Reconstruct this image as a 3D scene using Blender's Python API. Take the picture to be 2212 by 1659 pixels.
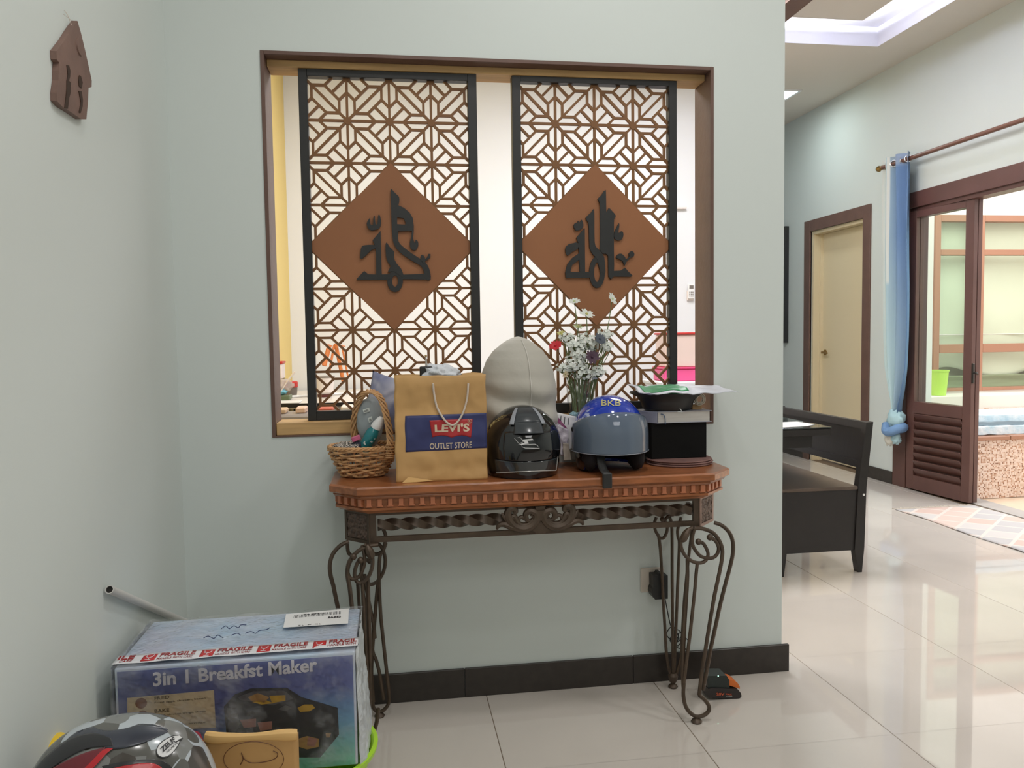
import bpy, bmesh, math, random
from mathutils import Vector, Matrix, noise
random.seed(7)
PI = math.pi
scene = bpy.context.scene
for o in list(bpy.data.objects): bpy.data.objects.remove(o)
C = scene.collection

# ------------------------------------------------------------------ camera
CAM = Vector((0, 0, 1.238))
YAW, PITCH, ROLL, FPX = -0.14848178, -0.05997201, -0.01456742, 1725.1
def cam_axes():
    f = Vector((-math.sin(YAW), math.cos(YAW), 0)); r = Vector((math.cos(YAW), math.sin(YAW), 0)); u = Vector((0, 0, 1))
    cp, sp = math.cos(PITCH), math.sin(PITCH)
    f2 = cp*f + sp*u; u2 = -sp*f + cp*u
    cr, sr = math.cos(ROLL), math.sin(ROLL)
    return cr*r + sr*u2, -sr*r + cr*u2, f2
AR, AU, AF = cam_axes()
cd = bpy.data.cameras.new('camera'); cam = bpy.data.objects.new('camera', cd); C.objects.link(cam)
cam.matrix_world = Matrix(((AR.x, AU.x, -AF.x, CAM.x), (AR.y, AU.y, -AF.y, CAM.y), (AR.z, AU.z, -AF.z, CAM.z), (0, 0, 0, 1)))
cd.sensor_width = 36; cd.lens = 36*FPX/2212; cd.clip_start = 0.05; cd.clip_end = 100
scene.camera = cam

def at(px, py, ax, v):            # the point of the photograph's pixel on the plane axis = v
    d = AF*FPX + AR*(px-1106) - AU*(py-829.5)
    return CAM + d*((v-CAM[ax])/d[ax])
def onY(px, py, y): return at(px, py, 1, y)

# ------------------------------------------------------------------ world, lights, exposure
scene.view_settings.view_transform = 'Standard'
scene.view_settings.look = 'None'
scene.view_settings.gamma = 1
scene.view_settings.use_curve_mapping = False
scene.view_settings.exposure = 0.0
w = bpy.data.worlds.new('sky'); scene.world = w; w.use_nodes = True
w.node_tree.nodes['Background'].inputs[0].default_value = (0.95, 0.98, 1, 1)
w.node_tree.nodes['Background'].inputs[1].default_value = 1.6
def area(name, loc, rot, sx, sy, power, color=(1, 1, 1)):
    l = bpy.data.lights.new(name, 'AREA'); l.shape = 'RECTANGLE'; l.size = sx; l.size_y = sy; l.energy = power; l.color = color
    o = bpy.data.objects.new(name, l); C.objects.link(o); o.location = loc; o.rotation_euler = rot
    return o
WARM = (1, .93, .84); NEUT = (1, .985, .965)
area('hall_light', (0.75, 1.72, 3.27), (0, 0, 0), .22, .22, 11, NEUT)
area('hall_light', (-0.05, 0.9, 3.27), (0, 0, 0), .22, .22, 7.5, NEUT)
area('hall_light', (1.25, 0.5, 3.27), (0, 0, 0), .22, .22, 8, NEUT)
area('hall_light', (2.6, 1.2, 3.27), (0, 0, 0), .3, .3, 16, NEUT)
area('hall_light', (1.0, -1.6, 3.27), (0, 0, 0), 1.6, 1.6, 34, NEUT)  # added broad fill behind the camera, lifts the front faces
area('dining_light', (0.2, 4.3, 3.27), (0, 0, 0), .9, .9, 43, (.98, .985, 1))  # added ceiling area light, brightens the far white wall
area('dining_light', (1.9, 4.6, 3.27), (0, 0, 0), .9, .9, 54, (.985, .985, 1))  # second added area light for the room beyond, no fitting modelled
area('dining_light', (3.415, 6.715, 3.29), (0, 0, 0), .2, .2, 5.5, (.9, 1, 1))
area('patio_fill', (5.4, 4.6, 3.25), (0, 0, 0), 2.4, 3.4, 92, (1, .97, .93))  # added area light overhead, stands in for daylight in the patio

# ------------------------------------------------------------------ colour and materials
def lin(h):
    if isinstance(h, str):
        c = [int(h[i:i+2], 16)/255 for i in (0, 2, 4)]
    else: c = [x/255 for x in h]
    return tuple((x/12.92 if x <= .04045 else ((x+.055)/1.055)**2.4) for x in c) + (1,)
MATS = {}
def mat(name, col, rough=.5, metal=0, spec=.5, var=0, scale=8, bump=0, bscale=40, coat=0, trans=0, alpha=1, emit=None, estr=0, stretch=None, col2=None, sheen=0, bdist=.01):
    if name in MATS: return MATS[name]
    m = bpy.data.materials.new(name); m.use_nodes = True; nt = m.node_tree; b = nt.nodes['Principled BSDF']
    c = lin(col); b.inputs['Base Color'].default_value = c
    b.inputs['Roughness'].default_value = rough; b.inputs['Metallic'].default_value = metal
    b.inputs['Specular IOR Level'].default_value = spec
    b.inputs['Coat Weight'].default_value = coat; b.inputs['Coat Roughness'].default_value = .05
    b.inputs['Transmission Weight'].default_value = trans; b.inputs['Alpha'].default_value = alpha
    b.inputs['Sheen Weight'].default_value = sheen
    if emit: b.inputs['Emission Color'].default_value = lin(emit); b.inputs['Emission Strength'].default_value = estr
    if var or bump or col2:
        tc = nt.nodes.new('ShaderNodeTexCoord'); mp = nt.nodes.new('ShaderNodeMapping'); nt.links.new(tc.outputs['Object'], mp.inputs[0])
        if stretch: mp.inputs['Scale'].default_value = stretch
    if var or col2:
        n = nt.nodes.new('ShaderNodeTexNoise'); n.inputs['Scale'].default_value = scale; n.inputs['Detail'].default_value = 6
        nt.links.new(mp.outputs[0], n.inputs['Vector'])
        r = nt.nodes.new('ShaderNodeValToRGB'); nt.links.new(n.outputs['Fac'], r.inputs[0]); nt.links.new(r.outputs[0], b.inputs['Base Color'])
        c2 = lin(col2) if col2 else tuple(min(1, x*(1+var)) for x in c[:3])+(1,)
        c1 = c if col2 else tuple(x*(1-var) for x in c[:3])+(1,)
        r.color_ramp.elements[0].position = .35; r.color_ramp.elements[1].position = .65
        r.color_ramp.elements[0].color = c1; r.color_ramp.elements[1].color = c2
    if bump:
        n2 = nt.nodes.new('ShaderNodeTexNoise'); n2.inputs['Scale'].default_value = bscale; n2.inputs['Detail'].default_value = 4
        nt.links.new(mp.outputs[0], n2.inputs['Vector'])
        bp = nt.nodes.new('ShaderNodeBump'); bp.inputs['Strength'].default_value = bump; bp.inputs['Distance'].default_value = bdist
        nt.links.new(n2.outputs['Fac'], bp.inputs['Height']); nt.links.new(bp.outputs[0], b.inputs['Normal'])
    MATS[name] = m
    return m
M = {}
M['wall'] = mat('pale green wall paint', (214, 221, 218), .55, spec=.25, bump=.025, bscale=160, bdist=.004)
M['wall2'] = mat('off white wall paint', (232, 233, 236), .6, spec=.25, bump=.02, bscale=160, bdist=.004)
M['yellow'] = mat('yellow wall paint', (226, 200, 128), .6, spec=.2)
M['ceil'] = mat('cream ceiling paint', (220, 213, 202), .7, spec=.2)
M['cove'] = mat('white cove paint', (236, 236, 245), .7, spec=.2)
M['tile'] = mat('polished cream porcelain', (206, 198, 190), .03, spec=.5, var=.035, scale=2.2)
M['grout'] = mat('brown grout', (112, 94, 74), .9)
M['base'] = mat('dark brown base tile', (52, 46, 42), .35, var=.12, scale=30)
M['brown'] = mat('brown painted wood', (104, 78, 68), .5, bump=.08, bscale=60, var=.08, scale=9)
M['dbrown'] = mat('dark reddish brown joinery', (94, 64, 57), .35, var=.06, scale=6)
M['lbrown'] = mat('orange brown window timber', (166, 120, 96), .45)
M['pine'] = mat('raw pine', (198, 160, 108), .6, var=.14, scale=5, stretch=(1, 8, 14))
M['black'] = mat('matt black paint', (38, 38, 38), .45)
M['lattice'] = mat('laser cut brown board', (128, 88, 52), .6, var=.05, scale=3)
M['plate'] = mat('tan brown board', (150, 98, 62), .55, var=.05, scale=3)
M['wood'] = mat('reddish stained wood', (154, 94, 57), .28, coat=.25, var=.22, scale=5, stretch=(3, 14, 14), bump=.05, bscale=30)
M['iron'] = mat('bronze painted iron', (82, 68, 56), .42, metal=.35, var=.15, scale=25, bump=.05, bscale=80)
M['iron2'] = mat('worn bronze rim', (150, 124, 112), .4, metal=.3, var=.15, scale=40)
M['white'] = mat('white plastic', (236, 236, 236), .35)
M['rope'] = mat('cream cord', (214, 200, 186), .8)

# ------------------------------------------------------------------ mesh building
class B:
    def __init__(s): s.bm = bmesh.new()
    def add(s, vs, fs):
        v = [s.bm.verts.new(p) for p in vs]; out = []
        for f in fs:
            try: out.append(s.bm.faces.new([v[i] for i in f]))
            except ValueError: pass
        return v, out
    def box(s, x0, x1, y0, y1, z0, z1, bev=0, rot=None, seg=1):
        c = Vector(((x0+x1)/2, (y0+y1)/2, (z0+z1)/2))
        vs = []
        for z in (z0, z1):
            for x, y in ((x0, y0), (x1, y0), (x1, y1), (x0, y1)):
                p = Vector((x, y, z))
                if rot: p = c + rot @ (p-c)
                vs.append(p)
        v, f = s.add(vs, [(3, 2, 1, 0), (4, 5, 6, 7), (0, 1, 5, 4), (1, 2, 6, 5), (2, 3, 7, 6), (3, 0, 4, 7)])
        if bev:
            es = list({e for ff in f for e in ff.edges})
            bmesh.ops.bevel(s.bm, geom=es, offset=bev, segments=seg, affect='EDGES', profile=.6)
        return s
    def prism(s, pts, vec, inset=0):
        pts = [Vector(p) for p in pts]; vec = Vector(vec); n = len(pts)
        nrm = Vector((0, 0, 0))
        for i in range(n): nrm += pts[i].cross(pts[(i+1) % n])
        if nrm.dot(vec) > 0: pts = pts[::-1]
        s.add(pts + [p+vec for p in pts], [tuple(range(n)), tuple(range(2*n-1, n-1, -1))] + [((i+1) % n, i, n+i, n+(i+1) % n) for i in range(n)])
        return s
    def tube(s, pts, r, n=8, closed=False, flat=1.0):
        pts = [Vector(p) for p in pts]; m = len(pts)
        rf = r if callable(r) else (lambda t: r)
        tans = []
        for i in range(m):
            a = pts[i-1] if (i > 0 or closed) else pts[i]; b = pts[(i+1) % m] if (i < m-1 or closed) else pts[i]
            t = (b-a); tans.append(t.normalized() if t.length > 1e-9 else Vector((0, 0, 1)))
        up = Vector((0, 0, 1)) if abs(tans[0].z) < .9 else Vector((0, 1, 0))
        nrm = tans[0].cross(up).normalized(); rings = []
        for i in range(m):
            nrm = (nrm - tans[i]*nrm.dot(tans[i]))
            if nrm.length < 1e-6: nrm = tans[i].orthogonal()
            nrm.normalize(); bi = tans[i].cross(nrm); rr = rf(i/max(1, m-1))
            rings.append([s.bm.verts.new(pts[i] + (nrm*math.cos(2*PI*k/n) + bi*math.sin(2*PI*k/n)*flat)*rr) for k in range(n)])
        for i in range(m if closed else m-1):
            a, b = rings[i], rings[(i+1) % m]
            for k in range(n): s.bm.faces.new((a[k], a[(k+1) % n], b[(k+1) % n], b[k]))
        if not closed:
            s.bm.faces.new(rings[0][::-1]); s.bm.faces.new(rings[-1])
        return s
    def lathe(s, prof, c, n=24, sx=1, sy=1, mtx=None, caps=True):
        c = Vector(c); rings = []
        for r, z in prof:
            ring = []
            for k in range(n):
                a = 2*PI*k/n; p = Vector((r*sx*math.cos(a), r*sy*math.sin(a), z))
                if mtx: p = mtx @ p
                ring.append(s.bm.verts.new(c+p))
            rings.append(ring)
        for i in range(len(rings)-1):
            for k in range(n): s.bm.faces.new((rings[i][k], rings[i][(k+1) % n], rings[i+1][(k+1) % n], rings[i+1][k]))
        if caps:
            if prof[0][0] > 1e-6: s.bm.faces.new(rings[0][::-1])
            if prof[-1][0] > 1e-6: s.bm.faces.new(rings[-1])
        return s
    def ball(s, c, r, n=10, sx=1, sy=1, sz=1):
        m = max(5, n//2+1)
        return s.lathe([(r*math.sin(PI*i/m) + 1e-5, -r*sz*math.cos(PI*i/m)) for i in range(m+1)], c, n, sx, sy)
    def grid(s, fn, nu, nv, closeu=False):
        vs = [[s.bm.verts.new(fn(i/nu, j/nv)) for i in range(nu if closeu else nu+1)] for j in range(nv+1)]
        for j in range(nv):
            for i in range(nu):
                i2 = (i+1) % nu if closeu else i+1
                s.bm.faces.new((vs[j][i], vs[j][i2], vs[j+1][i2], vs[j+1][i]))
        return s
def link(name, b, m, parent=None, smooth=30, thick=0, sub=0, **kw):
    bm = b.bm if isinstance(b, B) else b
    if smooth: bmesh.ops.remove_doubles(bm, verts=bm.verts, dist=1e-6)
    bmesh.ops.recalc_face_normals(bm, faces=bm.faces) if not kw.pop('keepn', False) else None
    me = bpy.data.meshes.new(name); bm.to_mesh(me); bm.free()
    if smooth:
        for p in me.polygons: p.use_smooth = True
        me.set_sharp_from_angle(angle=math.radians(smooth))
    me.materials.append(M[m] if isinstance(m, str) else m)
    o = bpy.data.objects.new(name, me); C.objects.link(o)
    if thick:
        md = o.modifiers.new('solid', 'SOLIDIFY'); md.thickness = thick; md.offset = 0
    if sub:
        md = o.modifiers.new('sub', 'SUBSURF'); md.levels = sub; md.render_levels = sub
    if parent:
        o.parent = parent; o.matrix_parent_inverse = root_inv(parent)
    for k, v in kw.items(): o[k] = v
    return o
LOC = {}
def root_inv(p):
    m = LOC.get(p.name, Matrix.Identity(4))
    return m.inverted()
def thing(name, loc, label=None, cat=None, group=None, kind=None):
    o = bpy.data.objects.new(name, None); C.objects.link(o); o.location = loc; o.empty_display_size = .05
    LOC[o.name] = Matrix.Translation(Vector(loc))
    if label: o['label'] = label
    if cat: o['category'] = cat
    if group: o['group'] = group
    if kind: o['kind'] = kind
    return o
def dup(o, parent=None, name=None):
    c = o.copy(); C.objects.link(c)
    if parent: c.parent = parent; c.matrix_parent_inverse = root_inv(parent)
    return c
def S(name, b, m, parent=None, **kw):
    if not parent: kw['kind'] = 'structure'
    return link(name, b, m, parent, **kw)
def cr(pts, n=6, closed=False):                # catmull-rom through points
    pts = [Vector(p) for p in pts]; out = []; m = len(pts)
    rng = range(m if closed else m-1)
    for i in rng:
        if closed: p0, p1, p2, p3 = pts[i-1], pts[i], pts[(i+1) % m], pts[(i+2) % m]
        else: p0, p1, p2, p3 = pts[max(i-1, 0)], pts[i], pts[i+1], pts[min(i+2, m-1)]
        for k in range(n):
            t = k/n
            out.append(.5*((2*p1) + (p2-p0)*t + (2*p0-5*p1+4*p2-p3)*t*t + (3*p1-p0-3*p2+p3)*t**3))
    if not closed: out.append(pts[-1])
    return out
def text(name, s, m, parent, O, U, V, w, h, depth=.0006, bold=0, fn=None, lift=.0004, **kw):
    cu = bpy.data.curves.new('txt', 'FONT'); cu.body = s; cu.extrude = .01; cu.offset = bold; cu.resolution_u = 3
    t = bpy.data.objects.new('txt', cu); C.objects.link(t)
    dg = bpy.context.evaluated_depsgraph_get(); me = bpy.data.meshes.new_from_object(t.evaluated_get(dg))
    bpy.data.objects.remove(t); bpy.data.curves.remove(cu)
    xs = [v.co.x for v in me.vertices]; ys = [v.co.y for v in me.vertices]
    x0, x1, y0, y1 = min(xs), max(xs), min(ys), max(ys)
    O, U, V = Vector(O), Vector(U).normalized(), Vector(V).normalized(); N = U.cross(V)
    for v in me.vertices:
        a, b, c = (v.co.x-x0)/(x1-x0)*w, (v.co.y-y0)/(y1-y0)*h, (depth if v.co.z > 0 else 0)+lift
        v.co = fn(a, b, c) if fn else O + U*a + V*b + N*c
    me.materials.append(M[m] if isinstance(m, str) else m); me.name = name
    o = bpy.data.objects.new(name, me); C.objects.link(o)
    if parent: o.parent = parent; o.matrix_parent_inverse = root_inv(parent)
    for k, v in kw.items(): o[k] = v
    return o
def nz(x, y, z, f=5): return noise.noise(Vector((x*f, y*f, z*f)))

# ================================================================== SETTING
WY, WT = 2.685, .14              # front face and thickness of the partition wall
XL, XR, CZ = -.68, 3.977, 3.325
YB, YN = 8.3, -3.0
# floor: a grout bed with polished tiles laid on it
fl = S('floor', B().box(-1.2, XR+.25, YN, YB+.2, -.06, -.0015), 'grout', smooth=0)
tb = B().box(-.299, .299, -.299, .299, -.008, 0, bev=.0012)
t0 = None
def put_tile(x0, x1, y0, y1):
    global t0
    full = abs(x1-x0-.6) < .01 and abs(y1-y0-.6) < .01
    if full:
        if t0 is None:
            t0 = link('tile', tb, 'tile', fl, smooth=0); o = t0
        else: o = t0.copy(); C.objects.link(o)
        o.location = ((x0+x1)/2, (y0+y1)/2, 0)
    else:
        link('tile', B().box(x0+.001, x1-.001, y0+.001, y1-.001, -.008, 0, bev=.0012), 'tile', fl, smooth=0)
def tiles(xa, xb, ya, yb):
    i0 = math.floor((xa-.895)/.6+1e-6); i1 = math.ceil((xb-.895)/.6-1e-6)
    j0 = math.floor((ya-2.185)/.595+1e-6); j1 = math.ceil((yb-2.185)/.595-1e-6)
    for i in range(i0, i1):
        for j in range(j0, j1):
            x0, x1 = max(xa, .895+.6*i), min(xb, .895+.6*(i+1)); y0, y1 = max(ya, 2.185+.595*j), min(yb, 2.185+.595*(j+1))
            if x1-x0 > .02 and y1-y0 > .02: put_tile(x0, x1, y0, y1)
tiles(XL, XR, -.7, YB)
# partition wall with the opening and a short end
OX0, OX1, OZ0, OZ1 = -.393, 1.122, .918, 2.156
b = B()
b.box(XL-.1, OX0, WY, WY+WT, 0, CZ); b.box(OX1, 1.385, WY, WY+WT, 0, CZ)
b.box(OX0, OX1, WY, WY+WT, 0, OZ0); b.box(OX0, OX1, WY, WY+WT, OZ1, CZ)
S('wall_front', b, 'wall', smooth=0)
S('wall_left', B().box(XL-.12, XL, YN, WY, 0, CZ), 'wall', smooth=0)
S('wall_back', B().box(XL-.12, XR+.2, YN-.1, YN, 0, CZ), 'wall', smooth=0)
YF = 6.25
S('wall_yellow', B().box(-.88, -.755, WY+WT, YF, 0, CZ), 'yellow', smooth=0)
S('wall_far', B().box(-.88, 2.75, YF, YF+.12, 0, CZ).box(2.63, 2.75, YF+.12, YB, 0, CZ), 'wall2', smooth=0)
S('wall_end', B().box(2.63, XR+.2, YB, YB+.12, 0, CZ), 'wall', smooth=0)
# right wall with a door recess and the wide patio opening
DY0, DY1, DZ = 6.306, 7.175, 2.19
PY0, PY1, PZ = 2.95, 5.70, 2.17
b = B(); T = .16
b.box(XR, XR+T, DY1, YB, 0, CZ); b.box(XR, XR+T, DY0, DY1, DZ, CZ); b.box(XR, XR+T, 5.86, DY0, 0, CZ)
b.box(XR, XR+T, PY0-.15, 5.86, PZ+.12, CZ); b.box(XR, XR+T, YN, PY0-.15, 0, CZ)
S('wall_right', b, 'wall', smooth=0)
# ceiling with a lit tray
CX1, CY1, CX0, CY0 = 3.589, 5.547, 1.9, 2.95
b = B()
b.box(-1.14, CX0, YN, YB, CZ, CZ+.05); b.box(CX1, XR+.2, YN, YB, CZ, CZ+.05)
b.box(CX0, CX1, YN, CY0, CZ, CZ+.05); b.box(CX0, CX1, CY1, YB, CZ, CZ+.05)
ce = S('ceiling', b, 'ceil', smooth=0)
b = B(); cz = 3.465
link('cove_lining', B().box(CX1-.003, CX1+.001, CY0, CY1, CZ+.0005, CZ+.052).box(CX0, CX1-.003, CY1-.003, CY1+.001, CZ+.0005, CZ+.052), 'cove', ce, smooth=0)
b.box(CX0-.02, CX1+.02, CY0-.02, CY1+.02, cz, cz+.03)
b.box(CX1, CX1+.02, CY0, CY1, CZ+.05, cz); b.box(CX0-.02, CX0, CY0, CY1, CZ+.05, cz)
b.box(CX0, CX1, CY1, CY1+.02, CZ+.05, cz); b.box(CX0, CX1, CY0-.02, CY0, CZ+.05, cz)
link('cove_recess', b, 'cove', ce, smooth=0)
b = B(); b.box(CX0+.32, 3.273, CY0+.32, 5.235, 3.38, 3.40)
link('tray_panel', b, 'ceil', ce, smooth=0)
ledm = mat('led strip', (255, 255, 255), emit=(235, 240, 255), estr=420)
link('led_shield_lip', B().box(3.263, 3.273, CY0+.32, 5.235, 3.40, 3.412).box(CX0+.32, 3.263, 5.225, 5.235, 3.40, 3.412), 'ceil', ce, smooth=0)  # lip added to keep direct strip light off the riser
b = B(); b.box(CX0+.36, 3.245, 5.165, 5.205, 3.401, 3.411); b.box(3.205, 3.245, CY0+.36, 5.165, 3.401, 3.411)
link('led_strip', b, ledm, ce, smooth=0)
# beam end seen over the wall
S('trim_1', B().box(2.42, 2.56, 2.9, 5.6, 3.235, CZ), 'brown', smooth=0)
# baseboards
def baseb(name, segs, cuts):
    r = thing(name, segs[0], kind='structure')
    return r
bf = thing('baseboard_front', (0, WY, 0), kind='structure')
xs = [XL, -.38, .221, .82, 1.41]
for i in range(len(xs)-1):
    link('tile', B().box(xs[i]+.0008, xs[i+1]-.0008, WY-.012, WY, 0, .1, bev=.0015), 'base', bf, smooth=0)
bl = thing('baseboard_left', (XL, 0, 0), kind='structure')
for i in range(5):
    y1 = WY-.014-.6*i
    link('tile', B().box(XL, XL+.012, y1-.598, y1, 0, .1, bev=.0015), 'base', bl, smooth=0)
br = thing('baseboard_right', (XR, 0, 0), kind='structure')
for a, c in ((5.862, 6.20), (7.28, 7.78), (7.78, 8.29), (.4, 1.0), (1.0, 1.6), (1.6, 2.2), (2.2, 2.78)):
    link('tile', B().box(XR-.012, XR, a+.001, c-.001, 0, .1, bev=.0015), 'base', br, smooth=0)
# opening: brown liner, pine rails
li = thing('window_1', ((OX0+OX1)/2, WY, OZ0), kind='structure')
y0, y1 = WY-.004, WY+WT+.002
link('side_board', B().box(OX0, OX0+.012, y0, y1, OZ0, OZ1, bev=.001), 'brown', li, smooth=0)
link('side_board', B().box(OX1-.012, OX1, y0, y1, OZ0, OZ1, bev=.001), 'brown', li, smooth=0)
link('top_board', B().box(OX0+.012, OX1-.012, y0, y1, OZ1-.012, OZ1, bev=.001), 'brown', li, smooth=0)
link('bottom_board', B().box(OX0+.012, OX1-.012, y0, y1, OZ0, OZ0+.006, bev=.001), 'brown', li, smooth=0)
link('pine_rail', B().box(OX0+.013, OX1-.013, WY+.002, y1-.01, OZ0+.006, OZ0+.046, bev=.0015), 'pine', li, smooth=0)
link('pine_rail', B().box(OX0+.013, OX1-.013, WY+.045, y1-.005, OZ1-.034, OZ1-.012, bev=.0015), 'pine', li, smooth=0)

# ================================================================== LATTICE SCREENS
CELL = .139
def screen(xc, zc, label, x0, x1, z0, z1, fx0, fx1, fz0, fz1, callig):
    t = thing('lattice_screen', (xc, 2.745, OZ0+.046), label, 'screen', 'lattice screens in the wall opening')
    fy0, fy1 = 2.737, 2.772
    b = B()
    b.box(fx0, x0, fy0, fy1, fz0, fz1, bev=.001); b.box(x1, fx1, fy0, fy1, fz0, fz1, bev=.001)
    b.box(x0, x1, fy0, fy1, fz0, z0, bev=.001); b.box(x0, x1, fy0, fy1, z1, fz1, bev=.001)
    link('frame', b, 'black', t, smooth=0)
    b = B(); ly0, ly1 = 2.752, 2.762; bw = .0083
    A_, B_, C_ = .18, .485, .665
    base = [((0, 0), (A_, A_)), ((A_, A_), (B_, A_)), ((A_, A_), (A_, B_)), ((A_, A_), (1-A_, 1-A_)), ((1-A_, 1-A_), (1, 1)),
            ((1-A_, 1-A_), (1-B_, 1-A_)), ((1-A_, 1-A_), (1-A_, 1-B_)), ((B_, A_), (1-A_, 1-B_)), ((A_, B_), (1-B_, 1-A_)),
            ((B_, A_), (C_, 0)), ((A_, B_), (0, C_)), ((1-A_, 1-B_), (1, 1-C_)), ((1-B_, 1-A_), (1-C_, 1)),
            ((1, 0), ((1+B_-A_)/2, (1+A_-B_)/2)), ((0, 1), ((1+A_-B_)/2, (1+B_-A_)/2))]
    R = 2*CELL
    def inside(x, z, m=0): return abs(x-xc)+abs(z-zc) < R-m
    def clip(p, q):
        x_, z_ = p; dx, dz = q[0]-p[0], q[1]-p[1]; ta, tb_ = 0, 1
        for pp, qq in ((-dx, x_-x0), (dx, x1-x_), (-dz, z_-z0), (dz, z1-z_)):
            if abs(pp) < 1e-9:
                if qq < 0: return None
            else:
                r = qq/pp
                if pp < 0: ta = max(ta, r)
                else: tb_ = min(tb_, r)
        if tb_-ta < 1e-3: return None
        return (x_+dx*ta, z_+dz*ta), (x_+dx*tb_, z_+dz*tb_)
    k = 0
    for i in range(-2, 2):
        for j in range(-5, 5):
            for p, q, fl__ in [s_ + (1,) for s_ in base] + [((0, 0), (1, 0), 0), ((0, 0), (0, 1), 0)]:
                if fl__ and (i+j) % 2: p, q = (1-p[0], p[1]), (1-q[0], q[1])
                P = (xc+(i+p[0])*CELL, zc+(j+p[1])*CELL); Q = (xc+(i+q[0])*CELL, zc+(j+q[1])*CELL)
                s = clip(P, Q)
                if not s: continue
                P, Q = s
                if inside((P[0]+Q[0])/2, (P[1]+Q[1])/2): continue
                dx, dz = Q[0]-P[0], Q[1]-P[1]; L = math.hypot(dx, dz); nx, nz_ = -dz/L*bw/2, dx/L*bw/2
                ex, ez = dx/L*bw*.4, dz/L*bw*.4
                k += 1; e = k*.0000035
                b.prism([(P[0]-ex+nx, ly0+e, P[1]-ez+nz_), (Q[0]+ex+nx, ly0+e, Q[1]+ez+nz_), (Q[0]+ex-nx, ly0+e, Q[1]+ez-nz_), (P[0]-ex-nx, ly0+e, P[1]-ez-nz_)], (0, ly1-ly0, 0))
    for i in range(-2, 3):
        for j in range(-4, 5):
            X_, Z_ = xc+i*CELL, zc+j*CELL
            if inside(X_, Z_, .01) or not (x0-.003 < X_ < x1+.003 and z0-.006 < Z_ < z1+.006): continue
            rr = .0128
            ring = [(min(max(X_+rr*math.cos(2*PI*q/8+PI/8), x0), x1), ly0-.0003-.000005*(i+3*j+20), min(max(Z_+rr*math.sin(2*PI*q/8+PI/8), z0), z1)) for q in range(8)]
            b.prism(ring, (0, ly1-ly0+.0003, 0))
    link('lattice', b, 'lattice', t, smooth=0)
    hw = R+.002
    dpts = []
    for X_, Z_ in ((xc, zc+hw), (xc+hw, zc), (xc, zc-hw), (xc-hw, zc)):
        dpts.append((X_, Z_))
    cl = []
    xr, xl = x1-.0005, x0+.0005
    tr = hw-(xr-xc); tl = hw-(xc-xl)
    cl = [(xc, zc+hw), (xr, zc+tr), (xr, zc-tr), (xc, zc-hw), (xl, zc-tl), (xl, zc+tl)]
    link('diamond_plate', B().prism([(p[0], ly0-.002, p[1]) for p in cl], (0, .013, 0)), 'plate', t, smooth=0)
    b = B(); kk = 0
    for poly in callig:
        if poly[0] == 'ring':
            _, sx, sy, cx_, cy_, rx, ry, ix, iy, zs = poly
            n = 28; o_ = []; in_ = []
            for q in range(n):
                a = 2*PI*q/n
                for L_, ax_, ay_ in ((o_, rx, ry), (in_, ix, iy)):
                    L_.append(onY(sx+(cx_+ax_*math.cos(a))*zs, sy+(cy_+ay_*math.sin(a))*zs, ly0-.0095))
            for q in range(n):
                q2 = (q+1) % n
                b.prism([o_[q], o_[q2], in_[q2], in_[q]], (0, .0075, 0))
        else:
            sx, sy, zs, pts = poly
            kk += 1; p3 = [onY(sx+x_*zs, sy+y_*zs, ly0-.0098-kk*.00012) for x_, y_ in pts]
            p3 = cr(p3, 2, True) if len(pts) > 9 else p3
            b.prism(p3, (0, .0078, 0))
    link('calligraphy', b, 'black', t, smooth=0, label='black raised Arabic calligraphy')
    return t
za = (750, 390, .1567)
def pz(z, *pp): return [(z[0], z[1], z[2], p) for p in pp]
cal1 = pz(za,
  [(602,120),(640,150),(680,190),(715,225),(718,290),(705,340),(690,500),(690,600),(700,690),(700,800),(720,860),(780,920),(900,1010),(1010,1080),(1080,1130),(1120,1190),(1145,1270),(1150,1365),(1080,1365),(1060,1280),(1050,1230),(1010,1170),(900,1110),(780,1030),(690,950),(640,860),(625,770),(612,600),(605,300)],
  [(695,335),(780,375),(860,440),(905,520),(918,620),(918,692),(860,697)],
  [(918,620),(918,694),(695,700),(685,600),(800,608)],
  [(695,340),(800,400),(862,470),(850,620),(800,610),(808,560),(780,520),(690,505)],
  [(918,690),(910,790),(925,850),(935,855),(945,815),(975,840),(980,900),(950,955),(905,960),(870,920),(865,850),(885,770),(895,690)],
  [(740,1297),(1060,1285),(1150,1290),(1145,1365),(740,1358)],
  [(530,870),(555,866),(590,920),(648,980),(645,1060),(680,1140),(740,1210),(772,1290),(770,1330),(700,1290),(640,1250),(560,1260),(600,1180),(565,1130),(535,1050)],
  [(130,1355),(235,1245),(290,1290),(400,1295),(575,1290),(575,1367),(200,1367),(135,1370)],
  [(460,690),(478,1320),(400,1320),(398,1000),(385,900),(350,820),(385,780)],
  [(200,910),(250,890),(350,886),(400,900),(398,930),(330,960),(260,1030),(200,1080),(180,1060),(185,980)],
  [(268,590),(300,530),(314,520),(320,600),(355,610),(362,500),(380,495),(390,600),(418,590),(428,480),(447,475),(465,540),(465,600),(440,660),(360,685),(300,670)],
  [(1018,1030),(1045,1020),(1070,1060),(1085,1100),(1060,1140),(1010,1090)],
  [(1120,1010),(1150,1012),(1145,1060),(1095,1100),(1070,1090),(1100,1060)]) + [('ring', 750, 390, 660, 1385, 108, 150, 40, 78, .1567)]
zb = (1200, 390, .1507)
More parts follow.
